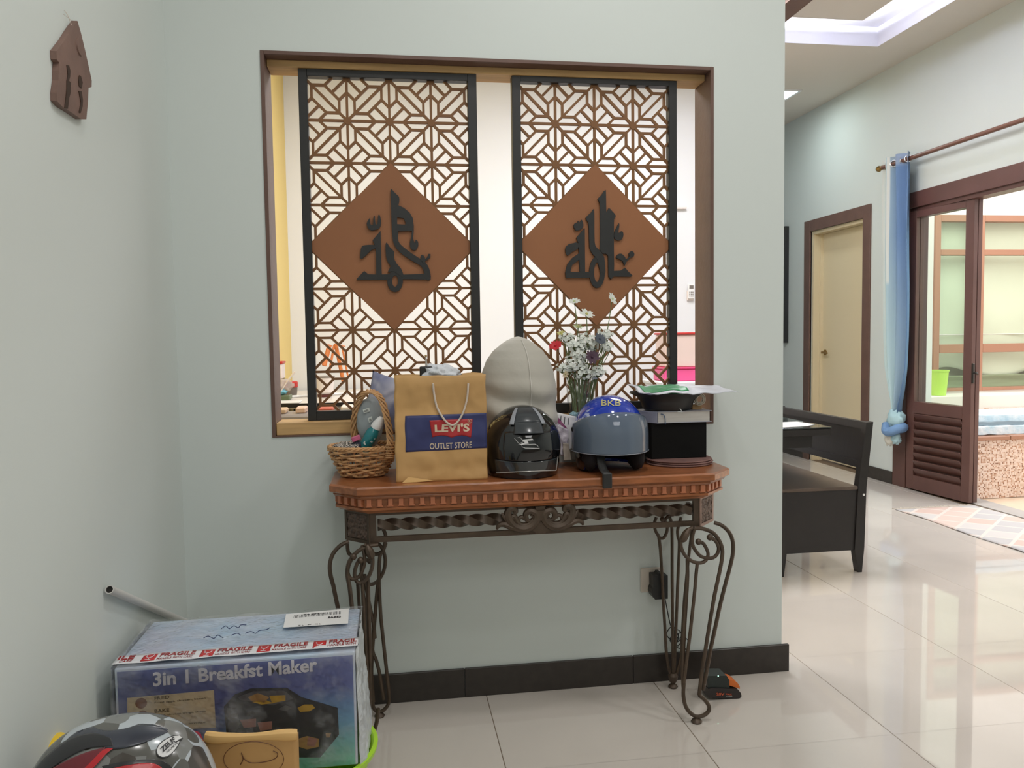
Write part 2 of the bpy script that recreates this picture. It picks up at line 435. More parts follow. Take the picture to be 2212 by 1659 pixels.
cal2 = pz(zb,
  [(722,135),(727,445),(765,395),(805,430),(870,510),(838,560),(838,1000),(835,1375),(760,1375),(755,1080),(690,1050),(640,1000),(640,900),(640,600),(635,320),(605,265),(660,210)],
  [(825,1295),(935,1290),(1000,1250),(1050,1310),(1105,1360),(1080,1378),(825,1375)],
  [(552,405),(558,600),(562,880),(590,960),(640,1010),(700,1100),(712,1250),(712,1330),(640,1300),(600,1130),(540,1060),(490,960),(480,700),(470,600),(435,535),(510,460)],
  [(150,1310),(490,1310),(490,1395),(150,1395)],
  [(340,1040),(240,1110),(170,1200),(140,1320),(150,1395),(225,1395),(215,1290),(240,1210),(350,1125)],
  [(420,680),(425,1320),(350,1320),(330,900),(300,820),(350,760)],
  [(150,950),(190,910),(300,885),(345,910),(320,980),(230,1030),(180,1080),(155,1060),(140,990)],
  [(260,640),(300,600),(310,625),(325,575),(345,605),(370,560),(395,600),(400,660),(360,700),(290,715)],
  [(910,610),(915,660),(900,740),(920,750),(935,730),(960,730),(975,770),(960,830),(910,860),(850,835),(840,760),(870,690)],
  [(870,1105),(900,1055),(950,1050),(1000,1100),(1012,1130),(1060,1085),(1050,1050),(1090,1010),(1130,1040),(1120,1090),(1070,1110),(1015,1170),(990,1220),(960,1150)]) + [('ring', 1200, 390, 597, 1315, 112, 225, 44, 140, .1507)]
screen(.010, 1.544, 'left black framed lattice screen with calligraphy in its brown diamond, behind the paper bag', -.255, .273, .995, 2.098, -.283, .303, OZ0+.0465, 2.121, cal1)
screen(.716, 1.551, 'right black framed lattice screen with calligraphy in its brown diamond, behind the flower vase', .453, .981, 1.0, 2.103, .424, 1.009, OZ0+.0465, 2.1215, cal2)
# ================================================================== ROOM BEYOND
M['doorc'] = mat('cream door paint', (226, 210, 174), .5)
M['brass'] = mat('aged brass', (150, 122, 74), .3, metal=.9)
d = thing('door_1', (XR, (DY0+DY1)/2, 0), kind='structure')
fw = .105
for nm, a in (('casing', (DY1, DY1+fw, 0, DZ+fw)), ('casing', (DY0-fw, DY0, 0, DZ+fw)), ('casing', (DY0, DY1, DZ, DZ+fw))):
    link(nm, B().box(XR-.014, XR+.012, a[0], a[1], a[2], a[3], bev=.002), 'brown', d, smooth=0)
link('jamb', B().box(XR+.012, XR+T, DY1-.03, DY1-.001, 0, DZ).box(XR+.012, XR+T, DY0+.001, DY0+.03, 0, DZ).box(XR+.012, XR+T, DY0+.03, DY1-.03, DZ-.03, DZ), 'doorc', d, smooth=0)
link('door_panel', B().box(XR+.10, XR+.14, DY0+.031, DY1-.031, .012, DZ-.031, bev=.002), 'doorc', d, smooth=0)
link('door_stop', B().box(XR+.072, XR+.10, DY1-.05, DY1-.03, 0, DZ-.03), 'doorc', d, smooth=0)
hb = B().lathe([(.001, 0), (.026, 0), (.026, .008), (.012, .014), (.011, .04), (.001, .041)], (XR+.10, DY1-.10, 1.04), 16, mtx=Matrix.Rotation(-PI/2, 4, 'Y'))
hb.tube([(XR+.062, DY1-.10, 1.04), (XR+.058, DY1-.12, 1.04), (XR+.058, DY1-.20, 1.035)], .009)
link('door_handle', hb, 'brass', d)
# patio door frame and folded louvred leaf
pd = thing('door_2', (XR, (PY0+PY1)/2, 0), kind='structure')
link('jamb', B().box(XR-.012, XR+T, PY1, PY1+.16, 0, PZ+.12, bev=.003), 'dbrown', pd, smooth=0)
link('jamb', B().box(XR-.012, XR+T, PY0-.15, PY0, 0, PZ+.12, bev=.003), 'dbrown', pd, smooth=0)
link('head', B().box(XR-.014, XR+T, PY0, PY1, PZ, PZ+.12, bev=.003), 'dbrown', pd, smooth=0)
link('door_track', B().box(XR+.005, XR+.12, PY0, PY1, PZ-.03, PZ), 'dbrown', pd, smooth=0)
gl = bpy.data.materials.new('greenish door glass'); gl.use_nodes = True
nt = gl.node_tree; nt.nodes.clear(); o_ = nt.nodes.new('ShaderNodeOutputMaterial'); mx = nt.nodes.new('ShaderNodeMixShader')
tr = nt.nodes.new('ShaderNodeBsdfTransparent'); tr.inputs[0].default_value = (.90, .98, .94, 1); gs = nt.nodes.new('ShaderNodeBsdfGlossy'); gs.inputs['Roughness'].default_value = .02
lw = nt.nodes.new('ShaderNodeLayerWeight'); lw.inputs[0].default_value = .5; pw_ = nt.nodes.new('ShaderNodeMath'); pw_.operation = 'POWER'; pw_.inputs[1].default_value = 4; nt.links.new(lw.outputs['Facing'], pw_.inputs[0])
fr = nt.nodes.new('ShaderNodeMath'); fr.operation = 'MULTIPLY_ADD'; fr.inputs[1].default_value = .7; fr.inputs[2].default_value = .045; nt.links.new(pw_.outputs[0], fr.inputs[0])
nt.links.new(fr.outputs[0], mx.inputs[0]); nt.links.new(tr.outputs[0], mx.inputs[1]); nt.links.new(gs.outputs[0], mx.inputs[2]); nt.links.new(mx.outputs[0], o_.inputs[0])
cg = gl.copy(); cg.name = 'clear glass'; cg.node_tree.nodes['Transparent BSDF'].inputs[0].default_value = (.975, .985, .98, 1)
H0 = Vector((3.952, 5.668, 0)); H1 = Vector((4.003, 5.042, 0)); LU = (H1-H0).normalized(); LN = Vector((-LU.y, LU.x, 0)); LN = LN if LN.x > 0 else -LN
LL = (H1-H0).length
def leaf(off):
    r = thing('door_leaf', tuple(H0+LN*off), None, None)
    r['kind'] = 'structure'
    def lb(b, u0, u1, n0, n1, z0, z1, bev=0, tilt=0):
        m4 = Matrix(((LU.x, LN.x, 0), (LU.y, LN.y, 0), (0, 0, 1)))
        bb = B(); bb.box(u0, u1, n0, n1, z0, z1, bev=bev, rot=Matrix.Rotation(tilt, 3, 'X') if tilt else None)
        o = H0 + LN*off
        for v in bb.bm.verts: v.co = o + m4 @ v.co
        me = bpy.data.meshes.new('t'); bb.bm.to_mesh(me); b.bm.from_mesh(me); bpy.data.meshes.remove(me); bb.bm.free(); return b
    th = .034
    link('stile', lb(B(), 0, .075, 0, th, .012, 2.14, .002), 'dbrown', r, smooth=0)
    link('stile', lb(B(), LL-.075, LL, 0, th, .012, 2.14, .002), 'dbrown', r, smooth=0)
    link('rail', lb(B(), .075, LL-.075, 0, th, .012, .12, .002), 'dbrown', r, smooth=0)
    link('rail', lb(B(), .075, LL-.075, 0, th, .60, .69, .002), 'dbrown', r, smooth=0)
    link('rail', lb(B(), .075, LL-.075, 0, th, 2.09, 2.14, .002), 'dbrown', r, smooth=0)
    gp = B(); gp.add([H0+LN*(off+.017)+LU*a_+Vector((0, 0, z_)) for a_, z_ in ((.075, .69), (LL-.075, .69), (LL-.075, 2.09), (.075, 2.09))], [(0, 1, 2, 3)]); link('glass_pane', gp, gl, r, smooth=0)
    for k in range(8):
        z = .150+k*.060
        link('louvre_slat', lb(B(), .078, LL-.078, -.004, .036, z-.018, z+.018, .004, tilt=.65) if 0 else lb(B(), .078, LL-.078, .005, .013, z-.034, z+.034, .003, tilt=.55), 'dbrown', r, smooth=0)
    return r
l1 = leaf(0); l2 = leaf(.038)
link('lever_handle', B().box(4.005, 4.022, 5.028, 5.045, .86, 1.0, bev=.003).tube([(4.012, 5.03, .935), (4.012, 5.0, .935), (4.012, 4.99, .925)], .007), mat('dark steel', (70, 66, 62), .35, metal=.8), l1)
for z in (1.98, 1.78):
    link('hinge', B().tube([(3.94, 5.672, z-.035), (3.94, 5.672, z+.035)], .008), mat('steel', (200, 200, 200), .3, metal=.8), l1)
# curtain rod and curtain
rod = thing('curtain_rod', (3.89, 5.985, 2.53), 'brown wooden curtain rod with turned finial above the patio door', 'curtain rod')
M['rodw'] = mat('brown rod', (110, 74, 60), .4)
link('rod', B().tube([(3.89, 5.93, 2.531), (3.89, 2.7, 2.52)], .016, 12), 'rodw', rod)
link('finial', B().lathe([(.001, 0), (.012, .004), (.022, .02), (.024, .034), (.016, .048), (.011, .056), (.018, .064), (.018, .075), (.012, .08)], (3.89, 6.005, 2.531), 16, mtx=Matrix.Rotation(PI/2, 4, 'X')), 'brass', rod)
link('bracket', B().tube([(3.89, 5.80, 2.53), (3.93, 5.80, 2.50), (XR, 5.80, 2.50)], .008), 'rodw', rod)
link('bracket', B().tube([(3.89, 3.2, 2.52), (3.93, 3.2, 2.49), (XR, 3.2, 2.49)], .008), 'rodw', rod)
ct = thing('curtain', (3.89, 5.75, .36), 'pale to deep blue ombre curtain knotted at the bottom, hanging beside the patio door', 'curtain')
def rowp(z):   # centre y, half width, fold depth
    K = [(2.565, 5.745, .175, .030), (2.2, 5.735, .18, .028), (1.6, 5.725, .185, .026), (1.2, 5.72, .175, .026), (.95, 5.715, .15, .028), (.78, 5.71, .10, .03), (.66, 5.708, .055, .03), (.60, 5.705, .042, .03)]
    for a, b2 in zip(K, K[1:]):
        if a[0] >= z >= b2[0]:
            t = (a[0]-z)/(a[0]-b2[0]); return [a[i]+(b2[i]-a[i])*t for i in range(1, 4)]
    return K[-1][1:] if z < .6 else K[0][1:]
def curt(u, v):
    z = 2.585 - v*1.985; cy, hw, fd = rowp(z)
    y = cy + hw - 2*hw*u + .006*math.sin(z*3+u*9)
    ph = u*5.5*PI + .25*math.sin(z*1.3)
    return Vector((3.885 + fd*math.sin(ph) + .01*nz(u*3, z, 1, 1.5), y, z))
b = B().grid(curt, 90, 60)
co = link('cloth', b, 'white', ct, smooth=180, thick=.003)
cm = bpy.data.materials.new('ombre blue curtain'); cm.use_nodes = True; nt = cm.node_tree; bs = nt.nodes['Principled BSDF']; bs.inputs['Roughness'].default_value = .8
at_ = nt.nodes.new('ShaderNodeVertexColor'); at_.layer_name = 'dye'; nt.links.new(at_.outputs[0], bs.inputs['Base Color'])
me = co.data; ca = me.color_attributes.new('dye', 'FLOAT_COLOR', 'POINT')
DEEP, MID, PALE, CRM = lin((98, 128, 168)), lin((140, 174, 204)), lin((186, 212, 216)), lin((214, 216, 210))
def mixc(a, b2, t): t = max(0, min(1, t)); return tuple(a[i]+(b2[i]-a[i])*t for i in range(3))+(1,)
i = 0
for j in range(61):
    for k in range(91):
        u, v = k/90, j/60
        c = mixc(CRM, PALE, u/.2) if u < .2 else mixc(PALE, DEEP, (u-.2)/.25)
        if .27 < u < .33 and v < .5: c = CRM
        c = mixc(c, mixc(PALE, DEEP, (u-.45)/.5), (v-.3)/.7)
        if u > .34 and v < .045: c = mixc(c, CRM, .25)
        ca.data[i].color = c; i += 1
me.materials[0] = cm
M['pblue'] = mat('pale blue cloth', (172, 204, 212), .8, var=.06, bump=.2, bscale=20); M['mblue'] = mat('mid blue cloth', (112, 146, 188), .8, var=.08, bump=.2, bscale=20); M['ccloth'] = mat('cream cloth', (218, 216, 206), .8)
def blob(c, rx, ry, rz, amp=.08, f=18, n=28):
    c = Vector(c)
    def fn(u, v):
        a, t = 2*PI*u, PI*v
        d_ = Vector((math.sin(t)*math.cos(a), math.sin(t)*math.sin(a), math.cos(t)))
        k = 1+amp*noise.noise(Vector((d_.x*1.6+c.x*7, d_.y*1.6, d_.z*1.6+c.z*5))*1.0*f/10)
        return c+Vector((d_.x*rx*k, d_.y*ry*k, d_.z*rz*k))
    return B().grid(fn, n, n//2, closeu=True)
link('knot', blob((3.885, 5.70, .545), .058, .082, .078, .28), 'pblue', ct, smooth=180)
link('knot_wrap', B().tube(cr([(3.85, 5.765, .50), (3.825, 5.735, .455), (3.825, 5.69, .45), (3.85, 5.64, .475), (3.90, 5.635, .49), (3.93, 5.70, .47), (3.89, 5.76, .47), (3.85, 5.765, .50)], 5), .036, 12), 'mblue', ct)
link('knot_tail', blob((3.86, 5.745, .385), .028, .038, .055, .5), 'ccloth', ct, smooth=180)
link('knot_tail', blob((3.875, 5.685, .40), .03, .045, .05, .4), 'pblue', ct, smooth=180)
for k, (y, dx) in enumerate(((5.865, 0), (5.775, 0), (5.685, 0), (5.60, 0))):
    ring = [(3.862 + .0*math.cos(a), y + .024*math.cos(a), 2.531+.024*math.sin(a)) for a in [2*PI*q/20 for q in range(20)]]
    m4 = Matrix.Rotation(.9 if k % 2 else -.9, 3, 'Z'); cc = Vector((3.885, y, 2.531))
    link('eyelet', B().tube([cc + m4 @ (Vector(p)-Vector((3.862, y, 2.531))) for p in ring], .004, 6, closed=True), mat('chrome', (220, 220, 220), .2, metal=.9), ct)
# thin picture frame seen edge on
pf = thing('picture_frame', (XR, 7.95, 1.12), 'thin black frame seen edge-on on the right wall, beyond the cream door', 'picture frame')
link('frame', B().box(XR-.045, XR-.001, 7.60, 8.2, 1.13, 2.30, bev=.003), 'black', pf, smooth=0)
# ceiling downlight
dl = thing('ceiling_downlight', (3.415, 6.715, CZ), 'square recessed downlight glowing in the cream ceiling', 'light')
b = B()
for a in ((3.275, 3.30, 6.575, 6.855), (3.53, 3.555, 6.575, 6.855), (3.30, 3.53, 6.575, 6.60), (3.30, 3.53, 6.83, 6.855)): b.box(*a, CZ-.012, CZ, bev=.002)
link('rim', b, 'white', dl, smooth=0)
link('diffuser', B().box(3.30, 3.53, 6.60, 6.83, CZ-.006, CZ-.001), mat('lit diffuser', (255, 255, 255), emit=(225, 255, 255), estr=6), dl, smooth=0)

# ------------------------------------------------------------------ patio
patio = S('floor_patio', B().box(XR+.0, 8.0, 1.2, 7.2, -.06, -.004), mat('pale patio tile', (226, 204, 180), .35, var=.03), smooth=0)
S('trim_2', B().box(XR+.08, XR+.24, PY0, PY1, -.003, .004, bev=.001), mat('grey threshold stone', (176, 172, 168), .5, var=.05), smooth=0)
M['patiow'] = mat('white patio wall', (240, 232, 224), .7)
S('wall_patio_left', B().box(XR+T, 4.30, 5.86, 6.0, 0, 3.4).box(4.18, 4.30, 6.0, 6.8, 0, 3.4), 'patiow', smooth=0)
wx0, wx1, wz0, wz1 = 4.99, 7.3, .66, 2.30
b = B(); b.box(4.18, wx0, 6.8, 6.95, 0, 3.4).box(wx0, wx1, 6.8, 6.95, 0, wz0).box(wx0, wx1, 6.8, 6.95, wz1, 3.4).box(wx1, 8.0, 6.8, 6.95, 0, 3.4)
S('wall_patio_far', b, 'patiow', smooth=0)
S('wall_patio_right', B().box(7.9, 8.0, 1.2, 6.8, 0, 3.4), 'patiow', smooth=0)
pw = thing('window_2', (5.5, 6.8, wz0), kind='structure')
for a in ((wx0, 5.05, wz0, wz1), (5.44, 5.50, wz0, wz1), (6.6, 6.66, wz0, wz1), (wx1-.06, wx1, wz0, wz1), (5.05, 5.44, wz1-.06, wz1), (5.5, 6.6, wz1-.06, wz1), (6.66, 7.24, wz1-.06, wz1),
          (5.05, 5.44, 1.93, 1.98), (5.5, 6.6, 1.93, 1.98), (6.66, 7.24, 1.93, 1.98), (5.05, 5.44, 1.02, 1.10), (5.5, 6.6, 1.02, 1.10), (6.66, 7.24, 1.02, 1.10), (5.05, 5.44, wz0, wz0+.03), (5.5, 6.6, wz0, wz0+.03), (6.66, 7.24, wz0, wz0+.03)):
    link('frame_bar', B().box(a[0], a[1], 6.78, 6.86, a[2], a[3], bev=.003), 'lbrown', pw, smooth=0)
for x0, x1 in ((5.05, 5.44), (5.5, 6.6), (6.66, 7.24)):
    for z0, z1 in ((wz0+.03, 1.02), (1.10, 1.93), (1.98, wz1-.06)):
        link('pane', B().box(x0, x1, 6.815, 6.82, z0, z1), cg, pw, smooth=0)
bl_ = thing('canvas_blind', (6.1, 7.0, .66), 'pale yellow green canvas sheet hanging behind the patio window', 'blind')
link('sheet', B().grid(lambda u, v: Vector((4.99+2.3*u, 6.93+.012*math.sin(u*14+v*3)+.02*nz(u, v, 0, 4), .82+.12*nz(u*2.2, 0, 0, 2)*(1-v)+(2.30-.82)*v)), 60, 30), mat('pale canvas', (222, 226, 200), .8), bl_, smooth=180, thick=.004)
link('batten', B().tube([(5.0, 6.915, 1.19), (7.29, 6.915, 1.185)], .006), 'patiow', bl_)
link('hem', B().grid(lambda u, v: Vector((4.99+2.3*u, 6.88+.03*math.sin(v*PI)+.01*nz(u, v, 0, 9), .67+.13*v+.09*max(0, nz(u*2.2, 3, 0, 2)))), 60, 8), mat('moss green canvas', (150, 160, 124), .8), bl_, smooth=180, thick=.004)
S('wall_outside', B().box(4.9, 8.0, 7.1, 7.2, 0, 3.4), mat('outside plaster', (228, 224, 196), .7), smooth=0)
bk = thing('bucket', (5.1, 6.6, 0), 'lime green plastic bucket seen through the patio door glass', 'bucket')
# bucket stands on a ledge by the window
S('trim_3', B().box(4.305, 7.9, 6.45, 6.8, 0, .64), 'patiow', smooth=0)
bk.location = (4.935, 6.64, .64); LOC[bk.name] = Matrix.Translation((4.935, 6.64, .64))
link('body', B().lathe([(.07, .641), (.09, .86), (.096, .86), (.096, .87), (.085, .87), (.066, .65), (.001, .65)], (4.935, 6.64, 0), 24, caps=True), mat('lime plastic', (186, 222, 96), .35), bk)
# mosaic faced platform with timber edge and folded quilt
mp = thing('mosaic_platform', (5.0, 5.7, 0), 'patio platform faced in brown and cream mosaic with a timber edge', 'platform')
mm = bpy.data.materials.new('brown mosaic'); mm.use_nodes = True; nt = mm.node_tree; bs = nt.nodes['Principled BSDF']; bs.inputs['Roughness'].default_value = .3
tc = nt.nodes.new('ShaderNodeTexCoord'); mpn = nt.nodes.new('ShaderNodeMapping'); mpn.inputs['Scale'].default_value = (92, 92, 92); nt.links.new(tc.outputs['Object'], mpn.inputs[0])
fl_ = nt.nodes.new('ShaderNodeVectorMath'); fl_.operation = 'FLOOR'; nt.links.new(mpn.outputs[0], fl_.inputs[0])
wn = nt.nodes.new('ShaderNodeTexWhiteNoise'); nt.links.new(fl_.outputs[0], wn.inputs['Vector'])
rp = nt.nodes.new('ShaderNodeValToRGB'); rp.color_ramp.interpolation = 'CONSTANT'; nt.links.new(wn.outputs['Value'], rp.inputs[0])
E_ = rp.color_ramp.elements; E_[0].color = lin((222, 202, 190)); E_[1].position = .42; E_[1].color = lin((204, 176, 158))
for p_, c_ in ((.70, (164, 116, 86)), (.84, (190, 146, 118)), (.91, (134, 92, 66))):
    e = E_.new(p_); e.color = lin(c_)
frc = nt.nodes.new('ShaderNodeVectorMath'); frc.operation = 'FRACTION'; nt.links.new(mpn.outputs[0], frc.inputs[0])
sx = nt.nodes.new('ShaderNodeSeparateXYZ'); nt.links.new(frc.outputs[0], sx.inputs[0])
def mth(op, a, b2):
    n = nt.nodes.new('ShaderNodeMath'); n.operation = op
    for i_, v in enumerate((a, b2)):
        if isinstance(v, (int, float)): n.inputs[i_].default_value = v
        else: nt.links.new(v, n.inputs[i_])
    return n.outputs[0]
g = mth('MAXIMUM', mth('LESS_THAN', sx.outputs[0], .12), mth('LESS_THAN', sx.outputs[2], .12))
mxx = nt.nodes.new('ShaderNodeMix'); mxx.data_type = 'RGBA'; nt.links.new(g, mxx.inputs['Factor']); nt.links.new(rp.outputs[0], mxx.inputs['A']); mxx.inputs['B'].default_value = lin((236, 210, 190)); nt.links.new(mxx.outputs['Result'], bs.inputs['Base Color'])
link('block', B().box(4.17, 7.2, 5.212, 5.84, 0, .43), mm, mp, smooth=0)
for k in range(10):
    x = 4.15+.3*k
    link('edge_plank', B().box(x+.002, x+.298, 5.19, 5.31, .43, .457+.003*(k % 2), bev=.003), 'lbrown', mp, smooth=0)
link('top_slab', B().box(4.17, 7.2, 5.31, 5.84, .43, .452), 'patiow', mp, smooth=0)
# the mosaic bench that carries on behind
mb = thing('mosaic_ledge', (5.6, 6.2, 0), 'low mosaic ledge beyond the quilt, below the patio window', 'ledge')
link('block', B().box(5.25, 7.8, 6.05, 6.44, 0, .53), mm, mb, smooth=0)
qt = thing('folded_quilt', (5.0, 5.5, .457), 'pale blue and white quilt with grey edging folded on the mosaic platform', 'quilt')
M['quilt'] = mat('quilted cotton', (226, 234, 240), .85, col2=(188, 214, 228), scale=14, bump=.5, bscale=30)
def qfn(z0, th, x0, x1, y0, y1):
    def fn(u, v):
        a = 2*PI*u; xx = max(-1, min(1, 1.5*math.cos(a))); yy = max(-1, min(1, 1.5*math.sin(a)))
        X_ = x0 + (x1-x0)*v
        return Vector((X_ + .012*nz(u, v, z0, 9), (y0+y1)/2+(y1-y0)/2*xx + .01*nz(X_, xx, z0, 8), z0+th/2+th/2*yy+.006*nz(X_, xx*2, z0+2, 14)))
    return fn
link('layer', B().grid(qfn(.462, .06, 4.19, 5.9, 5.26, 5.74), 40, 50, closeu=True), 'quilt', qt, smooth=180)
link('edging', B().grid(qfn(.522, .028, 4.185, 5.9, 5.30, 5.75), 40, 50, closeu=True), mat('grey cotton', (132, 144, 152), .85), qt, smooth=180)
link('layer', B().grid(qfn(.548, .05, 4.22, 5.85, 5.33, 5.76), 40, 50, closeu=True), 'quilt', qt, smooth=180)
# rug
rg = thing('rug', (3.66, 4.3, 0), 'thin woven rug with faded grey and pink lozenges and a fringe, by the patio door', 'rug')
rm = bpy.data.materials.new('lozenge rug'); rm.use_nodes = True; nt = rm.node_tree; bs = nt.nodes['Principled BSDF']; bs.inputs['Roughness'].default_value = .9
tc = nt.nodes.new('ShaderNodeTexCoord'); s2 = nt.nodes.new('ShaderNodeSeparateXYZ'); nt.links.new(tc.outputs['Object'], s2.inputs[0])
px_, py_ = mth('MULTIPLY', s2.outputs[0], 3.9), mth('MULTIPLY', s2.outputs[1], 4.6)
ua, va = mth('ADD', px_, py_), mth('SUBTRACT', px_, py_)
cb = nt.nodes.new('ShaderNodeCombineXYZ'); nt.links.new(mth('FLOOR', ua, 0), cb.inputs[0]); nt.links.new(mth('FLOOR', va, 0), cb.inputs[1])
wn = nt.nodes.new('ShaderNodeTexWhiteNoise'); nt.links.new(cb.outputs[0], wn.inputs['Vector'])
rp = nt.nodes.new('ShaderNodeValToRGB'); rp.color_ramp.interpolation = 'CONSTANT'; nt.links.new(wn.outputs['Value'], rp.inputs[0])
E_ = rp.color_ramp.elements; E_[0].color = lin((190, 186, 186)); E_[1].position = .3; E_[1].color = lin((208, 182, 172))
for p_, c_ in ((.55, (204, 198, 195)), (.75, (212, 190, 180))):
    e = E_.new(p_); e.color = lin(c_)
fa, fb_ = mth('FRACT', ua, 0), mth('FRACT', va, 0)
edge = mth('MAXIMUM', mth('MAXIMUM', mth('LESS_THAN', fa, .06), mth('GREATER_THAN', fa, .94)), mth('MAXIMUM', mth('LESS_THAN', fb_, .06), mth('GREATER_THAN', fb_, .94)))
mxx = nt.nodes.new('ShaderNodeMix'); mxx.data_type = 'RGBA'; nt.links.new(edge, mxx.inputs['Factor']); nt.links.new(rp.outputs[0], mxx.inputs['A']); mxx.inputs['B'].default_value = lin((218, 206, 198)); nt.links.new(mxx.outputs['Result'], bs.inputs['Base Color'])
link('weave', B().grid(lambda u, v: Vector((3.42+.6*u+.008*math.sin(v*17), 3.0+2.0*v, .004+.003*max(0, math.sin(v*30))*(1-u)**3)), 16, 80), rm, rg, smooth=180, thick=.004)
b = B()
for k in range(56):
    x = 3.425+.0106*k; b.tube([(x, 4.995, .006), (x+random.uniform(-.006, .006), 5.02, .004), (x+random.uniform(-.01, .01), 5.045+random.uniform(-.008, .006), .003)], .002, 4)
fg = link('fringe', b, mat('cream tassel', (206, 196, 184), .9), rg); fg['kind'] = 'stuff'

# ------------------------------------------------------------------ bench and dining table
M['dark'] = mat('dark espresso wood', (37, 33, 32), .38, bump=.04, bscale=60, var=.1, scale=8, stretch=(1, 6, 1))
M['seatw'] = mat('worn brown seat', (96, 82, 72), .35, var=.1, scale=6)
bn = thing('dining_bench', (2.15, 4.2, 0), 'dark wooden dining bench with slanted backrest, facing the dining table', 'bench')
by0, by1 = 3.731, 4.69
def legp(x0, x1, xt0, xt1, y0, y1):   # tapered leg: foot x0..x1 up to z .12 width xt0..xt1
    return B().prism([(x0, y0, 0), (x1, y0, 0), (xt1, y0, .44), (xt1, y0, .44), (xt0, y0, .44), (xt0, y0, .12)], (0, y1-y0, 0))
for y in (by0, by1-.035):
    lg = B().prism([(2.342, y, 0), (2.363, y, 0), (2.375, y, .13), (2.383, y, .44), (2.416, y, .775), (2.378, y, .772), (2.338, y, .45), (2.322, y, .12)], (0, .04, 0))
    link('leg', lg, 'dark', bn, smooth=0)
    lg = B().prism([(1.905, y, 0), (1.935, y, 0), (1.95, y, .12), (1.95, y, .43), (1.905, y, .43)], (0, .04, 0))
    link('leg', lg, 'dark', bn, smooth=0)
    link('side_panel', B().box(1.95, 2.335, y+.008, y+.026, .115, .43, bev=.001), 'dark', bn, smooth=0)
link('seat', B().box(1.90, 2.336, by0+.001, by1+.004, .43, .447, bev=.002), 'seatw', bn, smooth=0)
link('front_apron', B().box(1.915, 1.93, by0+.04, by1-.035, .30, .43), 'dark', bn, smooth=0)
yb0, yb1 = by0+.04, by1-.035
def slab(z0, z1, t0, t1):
    f = lambda z: 2.383+(z-.44)*.0985
    return B().prism([(f(z0)-t0, yb0, z0), (f(z0)-t1, yb0, z0), (f(z1)-t1, yb0, z1), (f(z1)-t0, yb0, z1)], (0, yb1-yb0, 0))
link('backrest', slab(.57, .735, .012, .024), 'dark', bn, smooth=0)
link('top_rail', slab(.735, .772, .004, .034), 'dark', bn, smooth=0)
link('lower_rail', slab(.535, .57, .006, .03), 'dark', bn, smooth=0)
link('screw_cap', B().lathe([(.001, 0), (.006, 0), (.006, .002), (.001, .003)], (2.368, by0-.0005, .402), 12, mtx=Matrix.Rotation(PI/2, 4, 'X')), 'white', bn)
dt = thing('dining_table', (1.7, 4.3, 0), 'dark wooden dining table end with glass top, behind the bench side', 'table')
link('top', B().box(1.2, 2.215, 3.78, 5.1, .705, .742, bev=.003), 'dark', dt, smooth=0)
link('glass_top', B().box(1.2, 2.218, 3.777, 5.1, .743, .75, bev=.002), mat('black glass', (52, 58, 56), .08), dt, smooth=0)
link('apron', B().box(1.26, 2.14, 3.83, 5.04, .64, .705), 'dark', dt, smooth=0)
for x, y in ((1.28, 3.86), (1.72, 3.95), (1.28, 4.95), (1.72, 4.95)):
    link('leg', B().box(x-.03, x+.03, y-.03, y+.03, 0, .64, bev=.002), 'dark', dt, smooth=0)
pp = thing('paper_sheet', (1.93, 4.05, .7505), 'white paper sheet lying on the dark dining table end', 'paper')
link('sheet', B().prism([at(x, y, 2, .7508) for x, y in ((1672, 913), (1722, 911), (1761, 917), (1742, 921), (1672, 925))], (0, 0, .0012)), 'white', pp, smooth=0)

# ------------------------------------------------------------------ things seen through the opening
wt = thing('work_table', (0, 5.5, 0), 'long dark edged work table with pale top, seen through the opening', 'table')
link('top', B().box(-.75, 1.0, 4.93, 6.2, .82, .85, bev=.002), mat('whitish reflection tint', (226, 220, 212), .25), wt, smooth=0)  # whitish glass reflection put into the colour of the top
link('edge', B().box(-.75, 1.005, 4.92, 4.93, .828, .852), 'dark', wt, smooth=0)
for x in (-.7, .92):
    for y in (5.0, 6.1): link('leg', B().box(x-.03, x+.03, y-.03, y+.03, 0, .82), 'dark', wt, smooth=0)
M['redp'] = mat('red plastic', (196, 52, 46), .4); M['greyp'] = mat('grey plastic', (120, 112, 106), .4)
M['clearish'] = mat('milky plastic', (232, 222, 218), .3); M['pinkp'] = mat('pink plastic', (236, 92, 150), .35)
def onZ(px, py, z): return at(px, py, 2, z)
c = thing('storage_tower', (-.9, 6.75, .75), 'stacked white storage tub with red lid on the work table, left side', 'container')
x1_ = onY(613, 800, 5.6).x
for z0, z1 in ((.855, .955), (.97, 1.075)):
    link('tub', B().box(x1_-.06, x1_, 5.52, 5.68, z0, z1, bev=.008), 'clearish', c, smooth=0)
link('band', B().box(x1_-.062, x1_+.002, 5.518, 5.682, .955, .97, bev=.003), mat('olive band', (150, 136, 80), .5), c, smooth=0)
link('lid', B().box(x1_-.063, x1_+.004, 5.516, 5.684, 1.075, 1.09, bev=.003), 'redp', c, smooth=0)
c = thing('lidded_pail', (-.75, 6.6, .75), 'grey pail with red lid at the foot of the yellow wall', 'pail')
p_ = onY(629, 840, 5.55)
link('body', B().lathe([(.034, .851), (.040, .88), (.043, .925)], (p_.x, 5.55, 0), 18), 'greyp', c)
link('lid', B().lathe([(.046, .915), (.046, .948), (.04, .955), (.001, .956)], (p_.x, 5.55, 0), 18), 'redp', c)
c = thing('bread_bag', (-.85, 6.4, .75), 'clear plastic bag over a grey tray with a pale blue spatula sticking out', 'bag')
q0 = onY(607, 838, 5.25)
